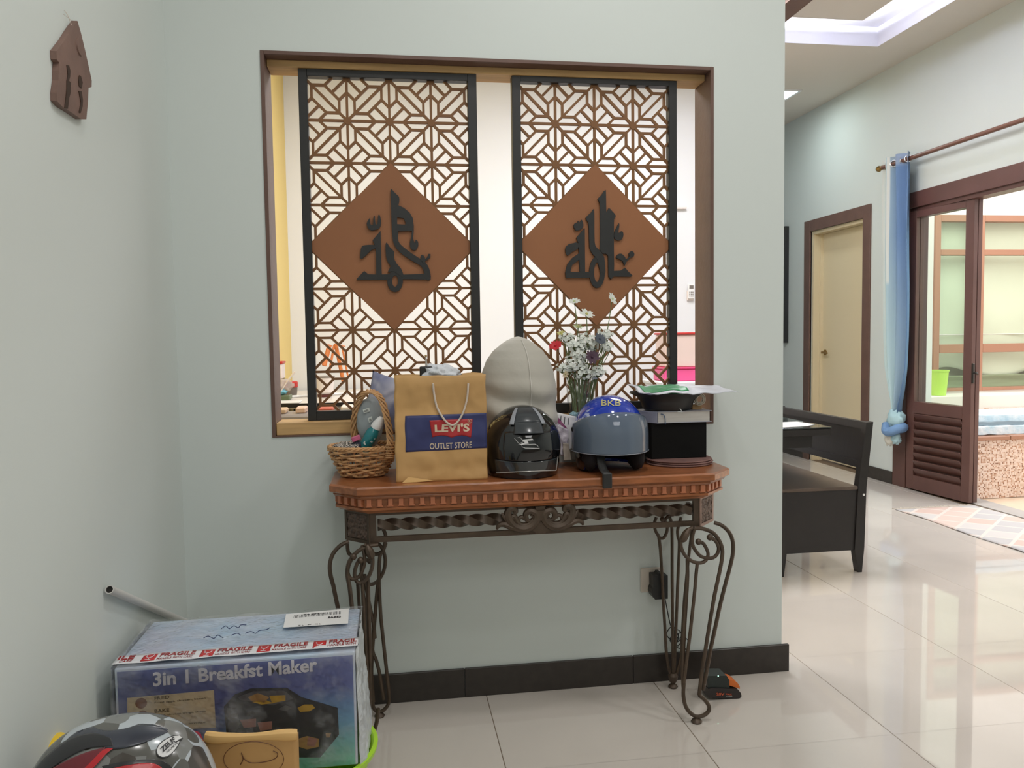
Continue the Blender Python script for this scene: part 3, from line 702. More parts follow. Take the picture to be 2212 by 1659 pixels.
link('tray', B().box(q0.x-.07, q0.x+.06, 5.18, 5.32, .852, .885, bev=.006), mat('green grey tray', (98, 112, 84), .4), c, smooth=0)
link('bag', blob((q0.x, 5.25, .94), .065, .06, .052, .5), mat('thin clear bag', (214, 200, 192), .25, alpha=.6), c, smooth=180)
link('contents', blob((q0.x+.01, 5.22, .905), .03, .03, .018, .4), mat('cyan cloth', (120, 184, 204), .6), c, smooth=180)
link('spatula', B().tube([onY(605, 848, 5.2), onY(626, 815, 5.2)], .009, 8, flat=.5).tube([onY(620, 824, 5.2), onY(637, 803, 5.2)], .015, 8, flat=.4), 'clearish', c)
c = thing('white_tray', (-.8, 6.28, .75), 'flat white tray at the front left of the work table', 'tray')
q0 = onZ(620, 866, .852)
link('tray', B().box(q0.x-.16, q0.x+.10, 4.95, 5.10, .8515, .860, bev=.004), 'white', c, smooth=0)
c = thing('fallen_rod', (-.4, 6.9, .75), 'long white rod lying across the work table behind the left screen', 'rod')
link('rod', B().tube([(-.68, 5.42, .859), (.35, 6.0, .859)], .008, 8), 'white', c)
c = thing('toy_easel', (-.5, 6.9, .75), 'small orange wooden easel behind the left lattice screen', 'easel')
M['orw'] = mat('orange pine', (206, 120, 62), .5)
for a_, b_, r_ in (((725, 742), (742, 826), .016), ((712, 745), (700, 790), .02), ((738, 745), (752, 815), .008), ((722, 745), (712, 800), .010), ((745, 748), (722, 745), .008)):
    pA, pB = onY(*a_, 5.6), onY(*b_, 5.55); r_ *= .8
    link('strut', B().tube([pA, pB], r_, 6, flat=.6), 'orw', c)
c = thing('cream_pot', (-.5, 6.75, .75), 'cream pot with dark base next to the orange easel', 'pot')
q0 = onY(700, 810, 5.45)
link('body', B().lathe([(.04, .868), (.058, .885), (.066, .97), (.068, .98)], (q0.x, 5.45, 0), 20), 'clearish', c)
link('base', B().lathe([(.044, .851), (.048, .868)], (q0.x, 5.45, 0), 20), mat('maroon', (96, 40, 36), .5), c)
link('lid', B().lathe([(.07, .98), (.07, .988), (.001, .992)], (q0.x, 5.45, 0), 20), 'greyp', c)
for k, (xa, xb, cc) in enumerate(((590, 622, (206, 178, 150)), (642, 664, (222, 190, 170)), (690, 722, (190, 96, 74)), (738, 764, (226, 216, 206)))):
    pa, pb = onY(xa, 886, 4.5), onY(xb, 886, 4.5); zs = onY(630, 894, 4.42).z
    lab = ('tan crumpled packet on top of the grey sofa back, far left', 'pink edged packet on the sofa back just left of the left screen', 'red packet on the sofa back behind the left screen corner', 'white packet on the sofa back behind the left screen, right of the red one')[k]
    cpk = link('packet', B().box(pa.x, pb.x, 4.42, 4.54, zs+.001, zs+.028+.006*(k % 2), bev=.007), mat('packet %d' % k, cc, .6, bump=.4, bscale=30), None, smooth=0)
    cpk['label'] = lab; cpk['category'] = 'packet'; cpk['group'] = 'packets on the sofa back'
q0, q1 = onY(572, 895, 4.5), onY(860, 895, 4.5); zs = onY(630, 894, 4.42).z
c = thing('grey_sofa', ((q0.x+q1.x)/2, 4.3, 0), 'grey vinyl sofa back just above the pine rail, left of the left screen', 'sofa')
M['vinyl'] = mat('grey vinyl', (142, 134, 130), .5)
link('backrest', B().box(q0.x, q1.x, 4.38, 4.62, .12, zs, bev=.03, seg=3), 'vinyl', c)
link('seat', B().box(q0.x, q1.x, 3.85, 4.38, .14, .42, bev=.03, seg=3), 'vinyl', c)
for x in (q0.x+.04, q1.x-.08):
    for y in (3.9, 4.55): link('leg', B().box(x, x+.04, y, y+.04, 0, .14), 'black', c, smooth=0)
# wall remote, boxes at right
q0 = onY(1491, 631, YF)
c = thing('wall_remote', tuple(q0), 'white remote in a holder on the far white wall, right of the right screen', 'remote')
link('holder', B().box(q0.x-.032, q0.x+.026, YF-.016, YF-.001, q0.z-.07, q0.z+.012, bev=.004), 'clearish', c, smooth=0)
link('body', B().box(q0.x-.028, q0.x+.022, YF-.034, YF-.016, q0.z-.055, q0.z+.065, bev=.007, seg=2), 'white', c)
link('display', B().box(q0.x-.02, q0.x+.014, YF-.0355, YF-.034, q0.z+.025, q0.z+.053), 'greyp', c, smooth=0)
b = B()
for i in range(3):
    for j in range(3): b.box(q0.x-.021+.013*i, q0.x-.013+.013*i, YF-.0355, YF-.034, q0.z-.038+.016*j, q0.z-.03+.016*j)
link('buttons', b, 'greyp', c, smooth=0)
q0 = onY(1468, 450, YF)
c = link('wall_ledge', B().box(q0.x-.10, q0.x+.05, YF-.03, YF, q0.z-.008, q0.z+.008), 'clearish', None, smooth=0); c['label'] = 'short white ledge on the far wall beside the right screen'; c['category'] = 'shelf'
sd = thing('side_cabinet', (2.8, 5.7, 0), 'low white cabinet carrying the pink and red-lidded bins', 'cabinet')
xa, xb = onY(1425, 800, 5.7).x, onY(1503, 800, 5.7).x
zb_ = onY(1470, 824, 5.6).z
link('body', B().box(xa-.05, xb+.15, 5.5, 6.0, 0, zb_-.02), 'wall2', sd, smooth=0)
link('top', B().box(xa-.06, xb+.16, 5.49, 6.0, zb_-.02, zb_, bev=.002), 'wall2', sd, smooth=0)
zt = onY(1470, 797, 5.6).z
c = thing('pink_bin', ((xa+xb)/2, 5.7, zb_), 'translucent pink plastic bin behind the lower right corner of the right screen', 'bin')
link('body', B().box(xa, xb-.02, 5.6, 5.85, zb_+.001, zt, bev=.008), 'pinkp', c, smooth=0)
link('rim', B().box(xa-.006, xb-.014, 5.594, 5.856, zt, zt+.012, bev=.003), mat('deep pink', (226, 60, 120), .35), c, smooth=0)
zt2 = onY(1480, 718, 5.6).z
c = thing('red_lidded_bin', ((xa+xb)/2, 5.7, zt+.012), 'tall clear pinkish bin with red lid standing on the pink bin', 'bin')
link('body', B().box(xa+.015, xb-.028, 5.61, 5.84, zt+.0125, zt2-.016, bev=.008), mat('peach plastic', (238, 214, 206), .3), c, smooth=0)
link('lid', B().box(xa+.008, xb-.018, 5.6, 5.85, zt2-.016, zt2, bev=.004), 'redp', c, smooth=0)
# ================================================================== CONSOLE TABLE
TXC = .44                                   # table centre in x
def octo(off, z, yo=2.36, ch=.085):         # front/side outline of the top, inset by off
    x0, x1 = -.197+off, 1.077-off; y = yo+off; k = ch
    return [(x0, 2.682, z), (x0, y+k, z), (x0+k, y, z), (x1-k, y, z), (x1, y+k, z), (x1, 2.682, z)]
ctb = thing('console_table', (TXC, 2.52, 0), 'carved reddish wood console table on scrolled bronze iron legs, against the wall', 'table')
def ringtop(levels):
    b = B(); rows = [[b.bm.verts.new(p) for p in octo(o, z)] for o, z in levels]
    n = 6
    for a, c in zip(rows, rows[1:]):
        for i in range(n): b.bm.faces.new((a[i], a[(i+1) % n], c[(i+1) % n], c[i]))
    b.bm.faces.new(rows[0][::-1]); b.bm.faces.new(rows[-1]); return b
link('top', ringtop([(.004, .774), (0, .778), (0, .795), (.004, .80)]), 'wood', ctb, smooth=0)
link('cove_moulding', ringtop([(.014, .762), (.010, .768), (.012, .774)]), 'wood', ctb, smooth=0)
link('frieze', ringtop([(.022, .734), (.022, .762)]), 'wood', ctb, smooth=0)
link('lower_moulding', ringtop([(.030, .716), (.024, .722), (.016, .727), (.016, .734)]), 'wood', ctb, smooth=0)
M['wood2'] = mat('lightened dentil wood', (186, 116, 82), .35, var=.12, scale=20)  # dentils coloured lighter so the recesses between them read as shaded
db = B().box(-.0068, .0068, -.008, .004, .0375, .0605, bev=.0012).box(-.0092, .0092, -.006, .004, .0355, .0405, bev=.001)
for v in db.bm.verts: v.co.z -= .0355
d0 = None
def dentil(x, y, a):
    global d0
    if d0 is None: d0 = link('dentil', db, 'wood2', ctb, smooth=0); o = d0
    else: o = dup(d0, ctb)
    o.matrix_parent_inverse = root_inv(ctb)
    o.location = (x, y, .7365); o.rotation_euler = (0, 0, a)
nD = 34
fx0, fx1 = -.197+.022+.085, 1.077-.022-.085
for i in range(nD):
    dentil(fx0+.012+(fx1-fx0-.024)*i/(nD-1), 2.36+.022, 0)
for s in (0, 1):
    for i in range(4):
        t = (i+.5)/4
        if s: dentil(fx1+.085*t, 2.382+.085*t, PI/4)
        else: dentil(fx0-.085*t, 2.382+.085*t, -PI/4)
    for i in range(5):
        dentil(1.055 if s else -.175, 2.49+.036*i, PI/2 if s else -PI/2)
# iron apron
zA, zB = .640, .716
ap = ringtop
def octo2(off, z): return octo(off+.045, z, ch=.075)
def ringbar(z0, z1, o0, o1):
    b = B(); A_, C_ = octo2(o0, z0), octo2(o1, z0)
    for i in range(5):
        q = [A_[i], A_[i+1], C_[i+1], C_[i]]
        b.prism(q, (0, 0, z1-z0))
    return b
link('upper_bar', ringbar(.706, .716, 0, .012), 'iron', ctb, smooth=0)
link('lower_bar', ringbar(.624, .640, 0, .012), 'iron', ctb, smooth=0)
P2 = octo2(0, 0)
for s in (0, 1):
    a, c = (Vector(P2[1]), Vector(P2[2])) if not s else (Vector(P2[3]), Vector(P2[4]))
    u = (c-a).normalized(); nrm = Vector((u.y, -u.x, 0))
    L = (c-a).length
    pl_ = link('corner_plate', B().prism([a+nrm*.001+Vector((0, 0, .620)), c+nrm*.001+Vector((0, 0, .620)), c+nrm*.001+Vector((0, 0, .718)), a+nrm*.001+Vector((0, 0, .718))], -nrm*.012), 'iron', ctb, smooth=0)
    b = B()
    for (u0, u1, z0, z1) in ((0, L, .620, .630), (0, L, .708, .718), (0, .009, .630, .708), (L-.009, L, .630, .708)):
        q = [a+u*u0+Vector((0, 0, z0)), a+u*u1+Vector((0, 0, z0)), a+u*u1+Vector((0, 0, z1)), a+u*u0+Vector((0, 0, z1))]
        b.prism([p+nrm*.0015 for p in q], nrm*.004)
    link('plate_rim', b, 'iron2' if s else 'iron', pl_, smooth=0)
    def rel(uu, vv):
        x, z = .011+(L-.022)*uu, .632+.074*vv
        d = math.hypot(uu-.5, vv-.5); an = math.atan2(vv-.5, uu-.5)
        h = .0028*abs(math.cos(an*4))*min(1, d*4)+.0018*abs(math.sin(d*24))+.0012*nz(x, z, s, 180)
        return a+u*x+Vector((0, 0, z))+nrm*(.0012+h)
    link('relief', B().grid(rel, 26, 30), mat('antiqued relief', (92, 74, 64), .4, metal=.3, var=.5, scale=160), pl_, smooth=180)
    # upright between the plate and the bars
    e = c if not s else a
    link('corner_post', B().box(e.x-(0 if not s else .018), e.x+(.018 if not s else 0), e.y+.0005, e.y+.012, .640, .706), 'iron', ctb, smooth=0)
# twisted bars
def twist(x0, x1, y, z, r=.0150, per=.0515):
    n = int((x1-x0)/.0032); b = B(); rings = []
    for i in range(n+1):
        x = x0+(x1-x0)*i/n; ph = (x-x0)/per*PI/2
        rings.append([b.bm.verts.new((x, y+r*math.cos(ph+PI/2*k), z+r*math.sin(ph+PI/2*k))) for k in range(4)])
    for a_, c_ in zip(rings, rings[1:]):
        for k in range(4): b.bm.faces.new((a_[k], a_[(k+1) % 4], c_[(k+1) % 4], c_[k]))
    b.bm.faces.new(rings[0]); b.bm.faces.new(rings[-1][::-1]); return b
yT = 2.36+.045+.012
link('twisted_bar', twist(-.055, .345, yT+.003, .674, .0190), 'iron', ctb, smooth=30)
link('twisted_bar', twist(.535, .935, yT+.003, .675, .0190), 'iron', ctb, smooth=30)
# centre ornament, traced in the plane of the apron front
yo = 2.397
def z6(x, y, yy=yo): return onY(1060+x*.0995, 1070+y*.0995, yy)
big = [(480,400),(520,380),(540,340),(500,290),(430,290),(380,350),(375,450),(420,560),(500,650),(600,700),(720,715),(850,680),(950,600),(1000,500),(990,400),(920,350),(840,340),(770,390),(760,470),(800,540),(870,550),(930,500),(920,440),(870,410)]
b = B()
cx_ = z6(1075, 400).x
sh = z6(1075, 400).z
def mirr(pts): return [Vector((2*cx_-p.x, p.y, p.z)) for p in pts]
def zc_(x, y, yy=yo):   # drop the photograph's small slope of the rail
    p = z6(x, y, yy); return p
bigp = cr([zc_(*p) for p in big], 4)
rr = lambda t: .0055+.0085*math.sin(min(1, t*1.15)*PI)**.8
inner = cr([zc_(*p) for p in [(430, 520), (500, 450), (560, 560), (640, 640), (760, 650), (860, 610), (930, 520)]], 4)
leaf1 = cr([zc_(*p) for p in [(600, 715), (450, 680), (300, 625), (200, 640), (150, 690), (140, 745)]], 4)
leaf2 = cr([zc_(*p) for p in [(470, 640), (370, 540), (290, 460), (240, 385)]], 4)
bump_ = cr([zc_(*p) for p in [(600, 560), (620, 490), (690, 470), (740, 520)]], 4)
for pts in (bigp, mirr(bigp)): b.tube(pts, rr, 8, flat=1)
for pts in (inner, mirr(inner)): b.tube(pts, lambda t: .0095, 8)
for pts in (leaf1, mirr(leaf1)): b.tube(pts, lambda t: .0015+.0115*(1-t)**.6, 8)
for pts in (leaf2, mirr(leaf2)): b.tube(pts, lambda t: .0015+.0115*(1-t)**.7, 8)
for pts in (bump_, mirr(bump_)): b.tube(pts, .006, 8)
link('scroll', b, 'iron', ctb)
cp = [(960,235),(1075,235),(1075,870),(1010,830),(870,740),(1000,640),(1020,520),(1010,400)]
half = [z6(*p) for p in cp]
out = half[1:0:-1]
pts = [half[0], half[1]] + []
full = half[3:] + [half[0]]
poly = full + mirr(full)[::-1]
b = B().prism([Vector((p.x, yo-.006, p.z)) for p in poly], (0, .016, 0))
b.prism([Vector((cx_-.008, yo-.010, sh-.02)), Vector((cx_+.008, yo-.010, sh-.02)), Vector((cx_+.014, yo-.010, sh+.012)), Vector((cx_-.014, yo-.010, sh+.012))], (0, .012, 0))
link('cartouche', b, 'iron', ctb, smooth=0)
# legs: rods traced on the right corner in planes through the leg, then mirrored to the left
def z4(x, y, yy): return onY(1360+x*.2893, 1100+y*.2893, yy)
def rodp(pts, ys): # ys: (y at start, y at end)
    n = len(pts); return cr([z4(x, y, ys[0]+(ys[1]-ys[0])*i/(n-1)) for i, (x, y) in enumerate(pts)], 4)
RA = rodp([(632,100),(690,122),(745,175),(772,250),(770,340),(745,450),(710,580),(675,720),(645,860),(612,1010),(588,1140),(568,1250),(548,1350)], (2.44, 2.37))
RB = rodp([(480,142),(545,145),(620,175),(668,232),(692,300),(688,380),(665,500),(635,640),(607,800),(582,950),(562,1080),(542,1200),(528,1310),(520,1388)], (2.39, 2.365))
HK = rodp([(520,1388),(562,1425),(592,1470),(588,1510),(550,1540),(500,1547),(455,1522),(418,1470),(402,1390),(405,1300)], (2.365, 2.365))
RC = rodp([(405,1300),(418,1190),(440,1020),(455,900),(470,760),(487,600),(497,480),(507,395)], (2.365, 2.385))
RD = rodp([(400,1330),(396,1200),(400,1060),(406,900),(416,740),(428,560),(432,460),(430,372)], (2.372, 2.40))
SC1 = rodp([(470,135),(430,160),(395,205),(383,260),(395,312),(430,362),(480,394),(535,400),(572,378),(586,335),(572,290),(545,252),(515,243)], (2.385, 2.385))
SC2 = rodp([(600,210),(640,235),(664,285),(655,332),(622,362),(575,365),(530,350),(495,312),(470,262),(470,200),(488,140)], (2.378, 2.39))
LFp = rodp([(445,140),(425,175),(400,225),(390,245)], (2.38, 2.38))
def leg(mirror, front=True, dy=0.0):
    L = thing('leg', (.92 if not mirror else -.04, 2.365+dy, 0))
    L.parent = ctb; L.matrix_parent_inverse = root_inv(ctb); LOC[L.name] = Matrix.Translation(L.location)
    del LOC[L.name]
    def tf(pts, sq=False):
        out = []
        for p in pts:
            x = p.x
            if mirror:
                x = 2*TXC-x
                x = (-.165+(x+.165)*.60-.025*max(0, 1-p.z/.5)) if sq else x-.075*max(0, 1-p.z/.50)
            out.append(Vector((x, p.y+dy, p.z)))
        return out
    def part(nm, specs):
        b = B()
        for pts, r_, n_ in specs: b.tube(tf(pts, nm in ('inner_rod', 'scroll')), r_, n_)
        o = link(nm, b, 'iron', None); o.parent = L; o.matrix_parent_inverse = Matrix.Translation(L.location).inverted(); return o
    part('outer_rod', [(RA, .0064, 8)]); part('outer_rod', [(RB, .0064, 8)])
    part('inner_rod', [(RC, .0058, 8)]); part('inner_rod', [(RD, lambda t: .0056+.002*math.sin(t*PI), 8)])
    part('hook', [(HK, .0064, 8)])
    part('scroll', [(SC1, .0058, 8), (SC2, .0058, 8), (LFp, lambda t: .003+.010*math.sin(t*PI), 8)])
    for p in (SC1[-1], SC2[0]):
        o = link('scroll_ball', B().ball(tf([p], True)[0], .0105, 12), 'iron', None); o.parent = L; o.matrix_parent_inverse = Matrix.Translation(L.location).inverted()
    b = B()
    f = tf([HK[int(len(HK)*.56)]])[0]
    b.lathe([(.016, 0), (.018, .004), (.014, .010), (.006, .014), (.0065, f.z)], (f.x, f.y, 0), 14)
    o = link('foot_pad', b, 'iron', None); o.parent = L; o.matrix_parent_inverse = Matrix.Translation(L.location).inverted()
    return L
leg(False); leg(True)
# rear legs
yr = 2.62
def rr_(pts, ys=(yr, yr)): return rodp(pts, ys)
Q1 = rr_([(200,60),(185,110),(195,165),(218,210),(232,330),(242,500),(252,700),(262,850),(272,1040),(290,1180),(318,1262)])
Q2 = rr_([(300,60),(316,150),(318,500),(322,900),(324,1262)])
Q3 = rr_([(385,60),(360,150),(362,210),(372,260),(362,500),(350,800),(342,1000),(336,1150),(326,1262)])
Q4 = rr_([(218,210),(245,218),(268,195),(282,140),(265,85),(245,75)])
Q5 = rr_([(330,40),(290,50),(262,90),(285,140)])
Q6 = rr_([(470,120),(455,250),(440,370),(425,520),(408,700),(396,900),(385,1100),(345,1250)])
def rearleg(mirror):
    L = thing('leg', (.935 if not mirror else -.055, yr, 0)); L.parent = ctb; L.matrix_parent_inverse = root_inv(ctb)
    inv = Matrix.Translation(L.location).inverted()
    def tf(pts): return [Vector((2*TXC-p.x if mirror else p.x, p.y, p.z)) for p in pts]
    for nm, specs in (('rod', [Q1]), ('rod', [Q2]), ('rod', [Q3]), ('rod', [Q6]), ('scroll', [Q4, Q5])):
        b = B()
        for s_ in specs: b.tube(tf(s_), .0056, 7)
        o = link(nm, b, 'iron', None); o.parent = L; o.matrix_parent_inverse = inv
    f = tf([Q2[-1]])[0]
    b = B().lathe([(.015, 0), (.017, .004), (.013, .01), (.006, .014), (.006, f.z-.02), (.014, f.z-.008), (.018, f.z+.01), (.012, f.z+.02)], (f.x, f.y, 0), 14)
    o = link('scroll_ball', B().ball(tf([Q4[-1]])[0], .0095, 10), 'iron', None); o.parent = L; o.matrix_parent_inverse = inv
    o = link('foot_pad', b, 'iron', None); o.parent = L; o.matrix_parent_inverse = inv
rearleg(False)
def z3(x, y, yy=2.585): return onY(690+x*.265, 1140+y*.265, yy)
def t3(pts): return cr([z3(*p) for p in pts], 4)
L1 = [(540,125),(518,190),(492,235),(485,400),(498,700),(518,900),(545,1150),(568,1370),(560,1440),(525,1485),(490,1500),(455,1488),(436,1440),(402,1250),(362,1000),(330,700),(312,440)]
LR = thing('leg', (-.055, 2.585, 0)); LR.parent = ctb; LR.matrix_parent_inverse = root_inv(ctb); inv = Matrix.Translation(LR.location).inverted()
for nm, specs in (('rod', [L1]), ('rod', [[(515,375),(478,455),(455,700),(432,1000),(425,1200),(440,1420)]]), ('rod', [[(345,300),(345,440),(388,750),(432,1000),(462,1080),(492,1200),(525,1400)]]), ('rod', [[(368,380),(376,460),(410,640),(438,770),(452,900)]]),
    ('scroll', [[(395,140),(415,195),(468,216),(518,190)], [(440,110),(500,150),(532,230),(535,300),(515,375),(470,440),(415,462),(370,432),(345,380),(345,300),(372,265),(408,268)], [(515,0),(540,70),(530,140)], [(225,120),(235,200),(262,225)]])):
    b = B()
    for s_ in specs: b.tube(t3(s_), .0060, 7)
    if nm == 'scroll': b.ball(z3(412, 270), .0105, 10)
    o = link(nm, b, 'iron', None); o.parent = LR; o.matrix_parent_inverse = inv
f = z3(490, 1502)
o = link('foot_pad', B().lathe([(.015, 0), (.017, .004), (.013, .010), (.006, .015), (.006, max(.02, f.z))], (f.x, f.y, 0), 14), 'iron', None); o.parent = LR; o.matrix_parent_inverse = inv

# ================================================================== THINGS ON THE TABLE
TZ = .8002
# ---- wicker basket
bkx, bky = -.098, 2.575
M['wick'] = mat('honey wicker', (206, 160, 112), .55, var=.18, scale=30)
M['wick2'] = mat('dark wicker', (160, 112, 74), .6, var=.2, scale=30)
bs_ = thing('wicker_basket', (bkx, bky, TZ), 'small honey wicker basket with arched handle, at the left end of the console table', 'basket')
def brad(z): return .062+.045*min(1, (z/.088))**.8
SXY = (1.0, .80)
b = B(); nst = 26
for row in range(9):
    z = .007+.0098*row
    pts = []
    for i in range(nst*4):
        a = 2*PI*i/(nst*4); r = brad(z)+.0050*math.cos(a*nst/2*1.0+PI*row)
        pts.append((bkx+r*SXY[0]*math.cos(a), bky+r*SXY[1]*math.sin(a), TZ+z+.0026*math.sin(a*nst/4+row*2.1)+.0012*nz(a, row, 0, 2)))
    b.tube(pts, .0037, 6, closed=True)
link('weave', b, 'wick', bs_)
b = B()
for i in range(nst):
    a = 2*PI*(i+.5)/nst
    b.tube([(bkx+brad(z)*SXY[0]*math.cos(a), bky+brad(z)*SXY[1]*math.sin(a), TZ+z) for z in (.003, .03, .06, .09)], .0025, 5)
link('stakes', b, 'wick2', bs_)
b = B()
for k in range(3):
    pts = []
    for i in range(90):
        a = 2*PI*i/90; w_ = a*14+2*PI*k/3
        r = brad(.094)+.003*math.cos(w_)
        pts.append((bkx+r*SXY[0]*math.cos(a), bky+r*SXY[1]*math.sin(a), TZ+.095+.004*math.sin(w_)))
    b.tube(pts, .0036, 5, closed=True)
link('rim', b, 'wick', bs_)
link('bottom', B().lathe([(.001, .001), (.064, .001), (.066, .006), (.001, .007)], (bkx, bky, TZ), 28, sy=.8), 'wick2', bs_)
hA, hB = Vector((bkx+.018, bky-.07, TZ+.06)), Vector((bkx+.055, bky+.065, TZ+.05))
# the handle spans the basket, its left foot behind, right foot in front
hp = [onY(770, 960, 2.63), onY(764, 925, 2.62), onY(770, 880, 2.60), onY(785, 852, 2.58), onY(803, 845, 2.565), onY(822, 860, 2.55), onY(834, 895, 2.53), onY(841, 930, 2.515), onY(843, 960, 2.50), onY(842, 985, 2.497)]
hp = cr(hp, 6); b = B()
for k in range(5):
    pts = []
    for i, p in enumerate(hp):
        w_ = i*.5+2*PI*k/5
        pts.append(p+Vector((.0085*math.cos(w_), .0075*math.sin(w_), .0040*math.sin(w_))))
    b.tube(pts, .0034, 6)
link('handle', b, 'wick', bs_)
b = B()
for k in range(6):
    c_ = hp[-1-k*1]+Vector((0, 0, 0)); b.tube([(c_.x+.0125*math.cos(a), c_.y+.0125*math.sin(a), c_.z-.004+.002*k) for a in [2*PI*i/12 for i in range(12)]], .0022, 5, closed=True)
link('handle_binding', b, 'wick', bs_)
# checked cloth, bottle, wrapper, grey pouch, cushion
def texmat(name, fn, rough=.8):
    m = bpy.data.materials.new(name); m.use_nodes = True; global nt, bs
    nt = m.node_tree; bs = nt.nodes['Principled BSDF']; bs.inputs['Roughness'].default_value = rough; fn(nt, bs); return m
def chk(nt, bs):
    tc = nt.nodes.new('ShaderNodeTexCoord'); c = nt.nodes.new('ShaderNodeTexChecker'); c.inputs['Scale'].default_value = 210
    nz_ = nt.nodes.new('ShaderNodeTexNoise'); nz_.inputs['Scale'].default_value = 30; ad = nt.nodes.new('ShaderNodeVectorMath'); ad.operation = 'MULTIPLY_ADD'
    nt.links.new(tc.outputs['Object'], nz_.inputs['Vector']); nt.links.new(nz_.outputs['Color'], ad.inputs[0]); ad.inputs[1].default_value = (.012, .012, .012); nt.links.new(tc.outputs['Object'], ad.inputs[2])
    nt.links.new(ad.outputs[0], c.inputs['Vector']); c.inputs['Color1'].default_value = lin((24, 24, 24)); c.inputs['Color2'].default_value = lin((226, 216, 206)); nt.links.new(c.outputs[0], bs.inputs['Base Color'])
cl = link('checked_cloth', blob((bkx-.045, bky-.01, TZ+.088), .052, .05, .022, .5), texmat('black white check', chk), None, smooth=180)
cl['label'] = 'crumpled black and white checked cloth in the left of the wicker basket'; cl['category'] = 'cloth'
pc = thing('grey_pouch', (bkx+.03, bky+.01, TZ+.06), 'smooth grey pouch with small white stickers, upright in the wicker basket under its handle', 'pouch')
pcp = onY(797, 909, 2.585)
link('body', blob((pcp.x+.004, 2.60, pcp.z-.003), .042, .026, .080, .15), mat('grey blue vinyl', (152, 160, 164), .42, var=.05, bump=.1, bscale=12), pc, smooth=180)
M['sticker'] = mat('white sticker', (214, 220, 216), .5); M['ink'] = mat('dark print', (46, 46, 50), .6)
for (px_, py_, w_, h_, s_) in ((786, 893, .02, .012, 'GEL'), (797, 914, .012, .016, 'OIL')):
    p = onY(px_, py_, 2.5725)
    link('sticker', B().prism([p, p+Vector((w_, 0, .006)), p+Vector((w_-.003, 0, h_+.006)), p+Vector((-.003, 0, h_))], (0, .002, 0)), 'sticker', pc, smooth=0)
    text('print', s_, 'ink', pc, p+Vector((.002, -.0005, h_*.3)), (1, 0, .3), (-.2, 0, 1), w_*.7, h_*.5)
sb = thing('spray_bottle', (bkx+.03, bky-.03, TZ+.05), 'teal spray bottle with white cap leaning to the right in the wicker basket', 'bottle')
p0, p1 = onY(786, 968, 2.555), onY(822, 905, 2.54)
ax_ = (p1-p0).normalized(); q_ = ax_.to_track_quat('Z', 'Y').to_matrix().to_4x4(); Lb = (p1-p0).length
M['teal'] = mat('translucent teal plastic', (28, 124, 132), .18, coat=.4, var=.1, scale=12)
link('body', B().lathe([(.001, -.012), (.021, -.012), (.0245, -.006), (.0245, Lb*.40), (.0235, Lb*.56), (.017, Lb*.66), (.014, Lb*.70)], p0, 24, sy=.85, mtx=q_), 'teal', sb)
link('cap', B().lathe([(.0165, Lb*.69), (.0165, Lb*.80), (.0155, Lb*.83), (.011, Lb*.98), (.007, Lb*1.06), (.005, Lb*1.07)], p0, 20, mtx=q_), 'white', sb)
Uv = Vector((-.85, 0, .52)).cross(Vector((0, 1, 0))); 
bu = (ax_ - Vector((0, ax_.y, 0))).normalized(); bv = Vector((-bu.z, 0, bu.x))
o_l = p0 + ax_*.012 + Vector((0, -.0245, 0))
def disc(c, u, v, r, n=20, th=.0006): 
    N_ = u.cross(v)
    return B().prism([c+u*r*math.cos(2*PI*i/n)+v*r*math.sin(2*PI*i/n) for i in range(n)], N_*th)
link('label_dot', disc(o_l+bv*.005+bu*.008, bu, bv, .0055), 'sticker', sb, smooth=0)
text('print', 'basic', 'sticker', sb, o_l+bu*.018+bv*.004, -bv, bu, .018, .006)
text('print', 'A', 'sticker', sb, o_l+bu*.030-bv*.010+Vector((0, .004, 0)), -bv, bu, .006, .008)
wr = link('pink_wrapper', B().box(-.014, .014, -.004, .004, -.008, .008, bev=.002), mat('pink foil', (214, 110, 150), .3, bump=.3, bscale=60, var=.2, scale=60), None, smooth=0)
wr.location = onY(769, 947, 2.535); wr.rotation_euler = (.2, -.35, 0); wr['label'] = 'small pink wrapper between the checked cloth and the teal bottle'; wr['category'] = 'wrapper'
dk = link('navy_purse', blob(onY(773, 962, 2.55), .022, .02, .014, .3), mat('navy cloth', (40, 44, 60), .7), None, smooth=180)
dk['label'] = 'dark navy cloth purse low in the basket under the pink wrapper'; dk['category'] = 'purse'
# patterned cushion behind
def cushm(nt, bs):
    tc = nt.nodes.new('ShaderNodeTexCoord'); n = nt.nodes.new('ShaderNodeTexNoise'); n.inputs['Scale'].default_value = 12; n.inputs['Detail'].default_value = 1.5; n.inputs['Distortion'].default_value = 1.2
    nt.links.new(tc.outputs['Object'], n.inputs['Vector']); r = nt.nodes.new('ShaderNodeValToRGB'); nt.links.new(n.outputs['Fac'], r.inputs[0]); nt.links.new(r.outputs[0], bs.inputs['Base Color'])
    r.color_ramp.elements[0].position = .40; r.color_ramp.elements[0].color = lin((126, 132, 164)); r.color_ramp.elements[1].position = .56; r.color_ramp.elements[1].color = lin((160, 162, 182))
    e = r.color_ramp.elements.new(.66); e.color = lin((182, 182, 198))
cu_ = onY(832, 872, 2.645)
def cushion(u, v):
    a, t = 2*u-1, 2*v-1
    sx_, sy_ = abs(a), abs(t)
    hx = .078*(1-.10*(1-t*t)) ; hz = .092*(1-.08*(1-a*a))
    return a*hx, t*hz, .028*((1-a*a)*(1-t*t))**.5
b = B()
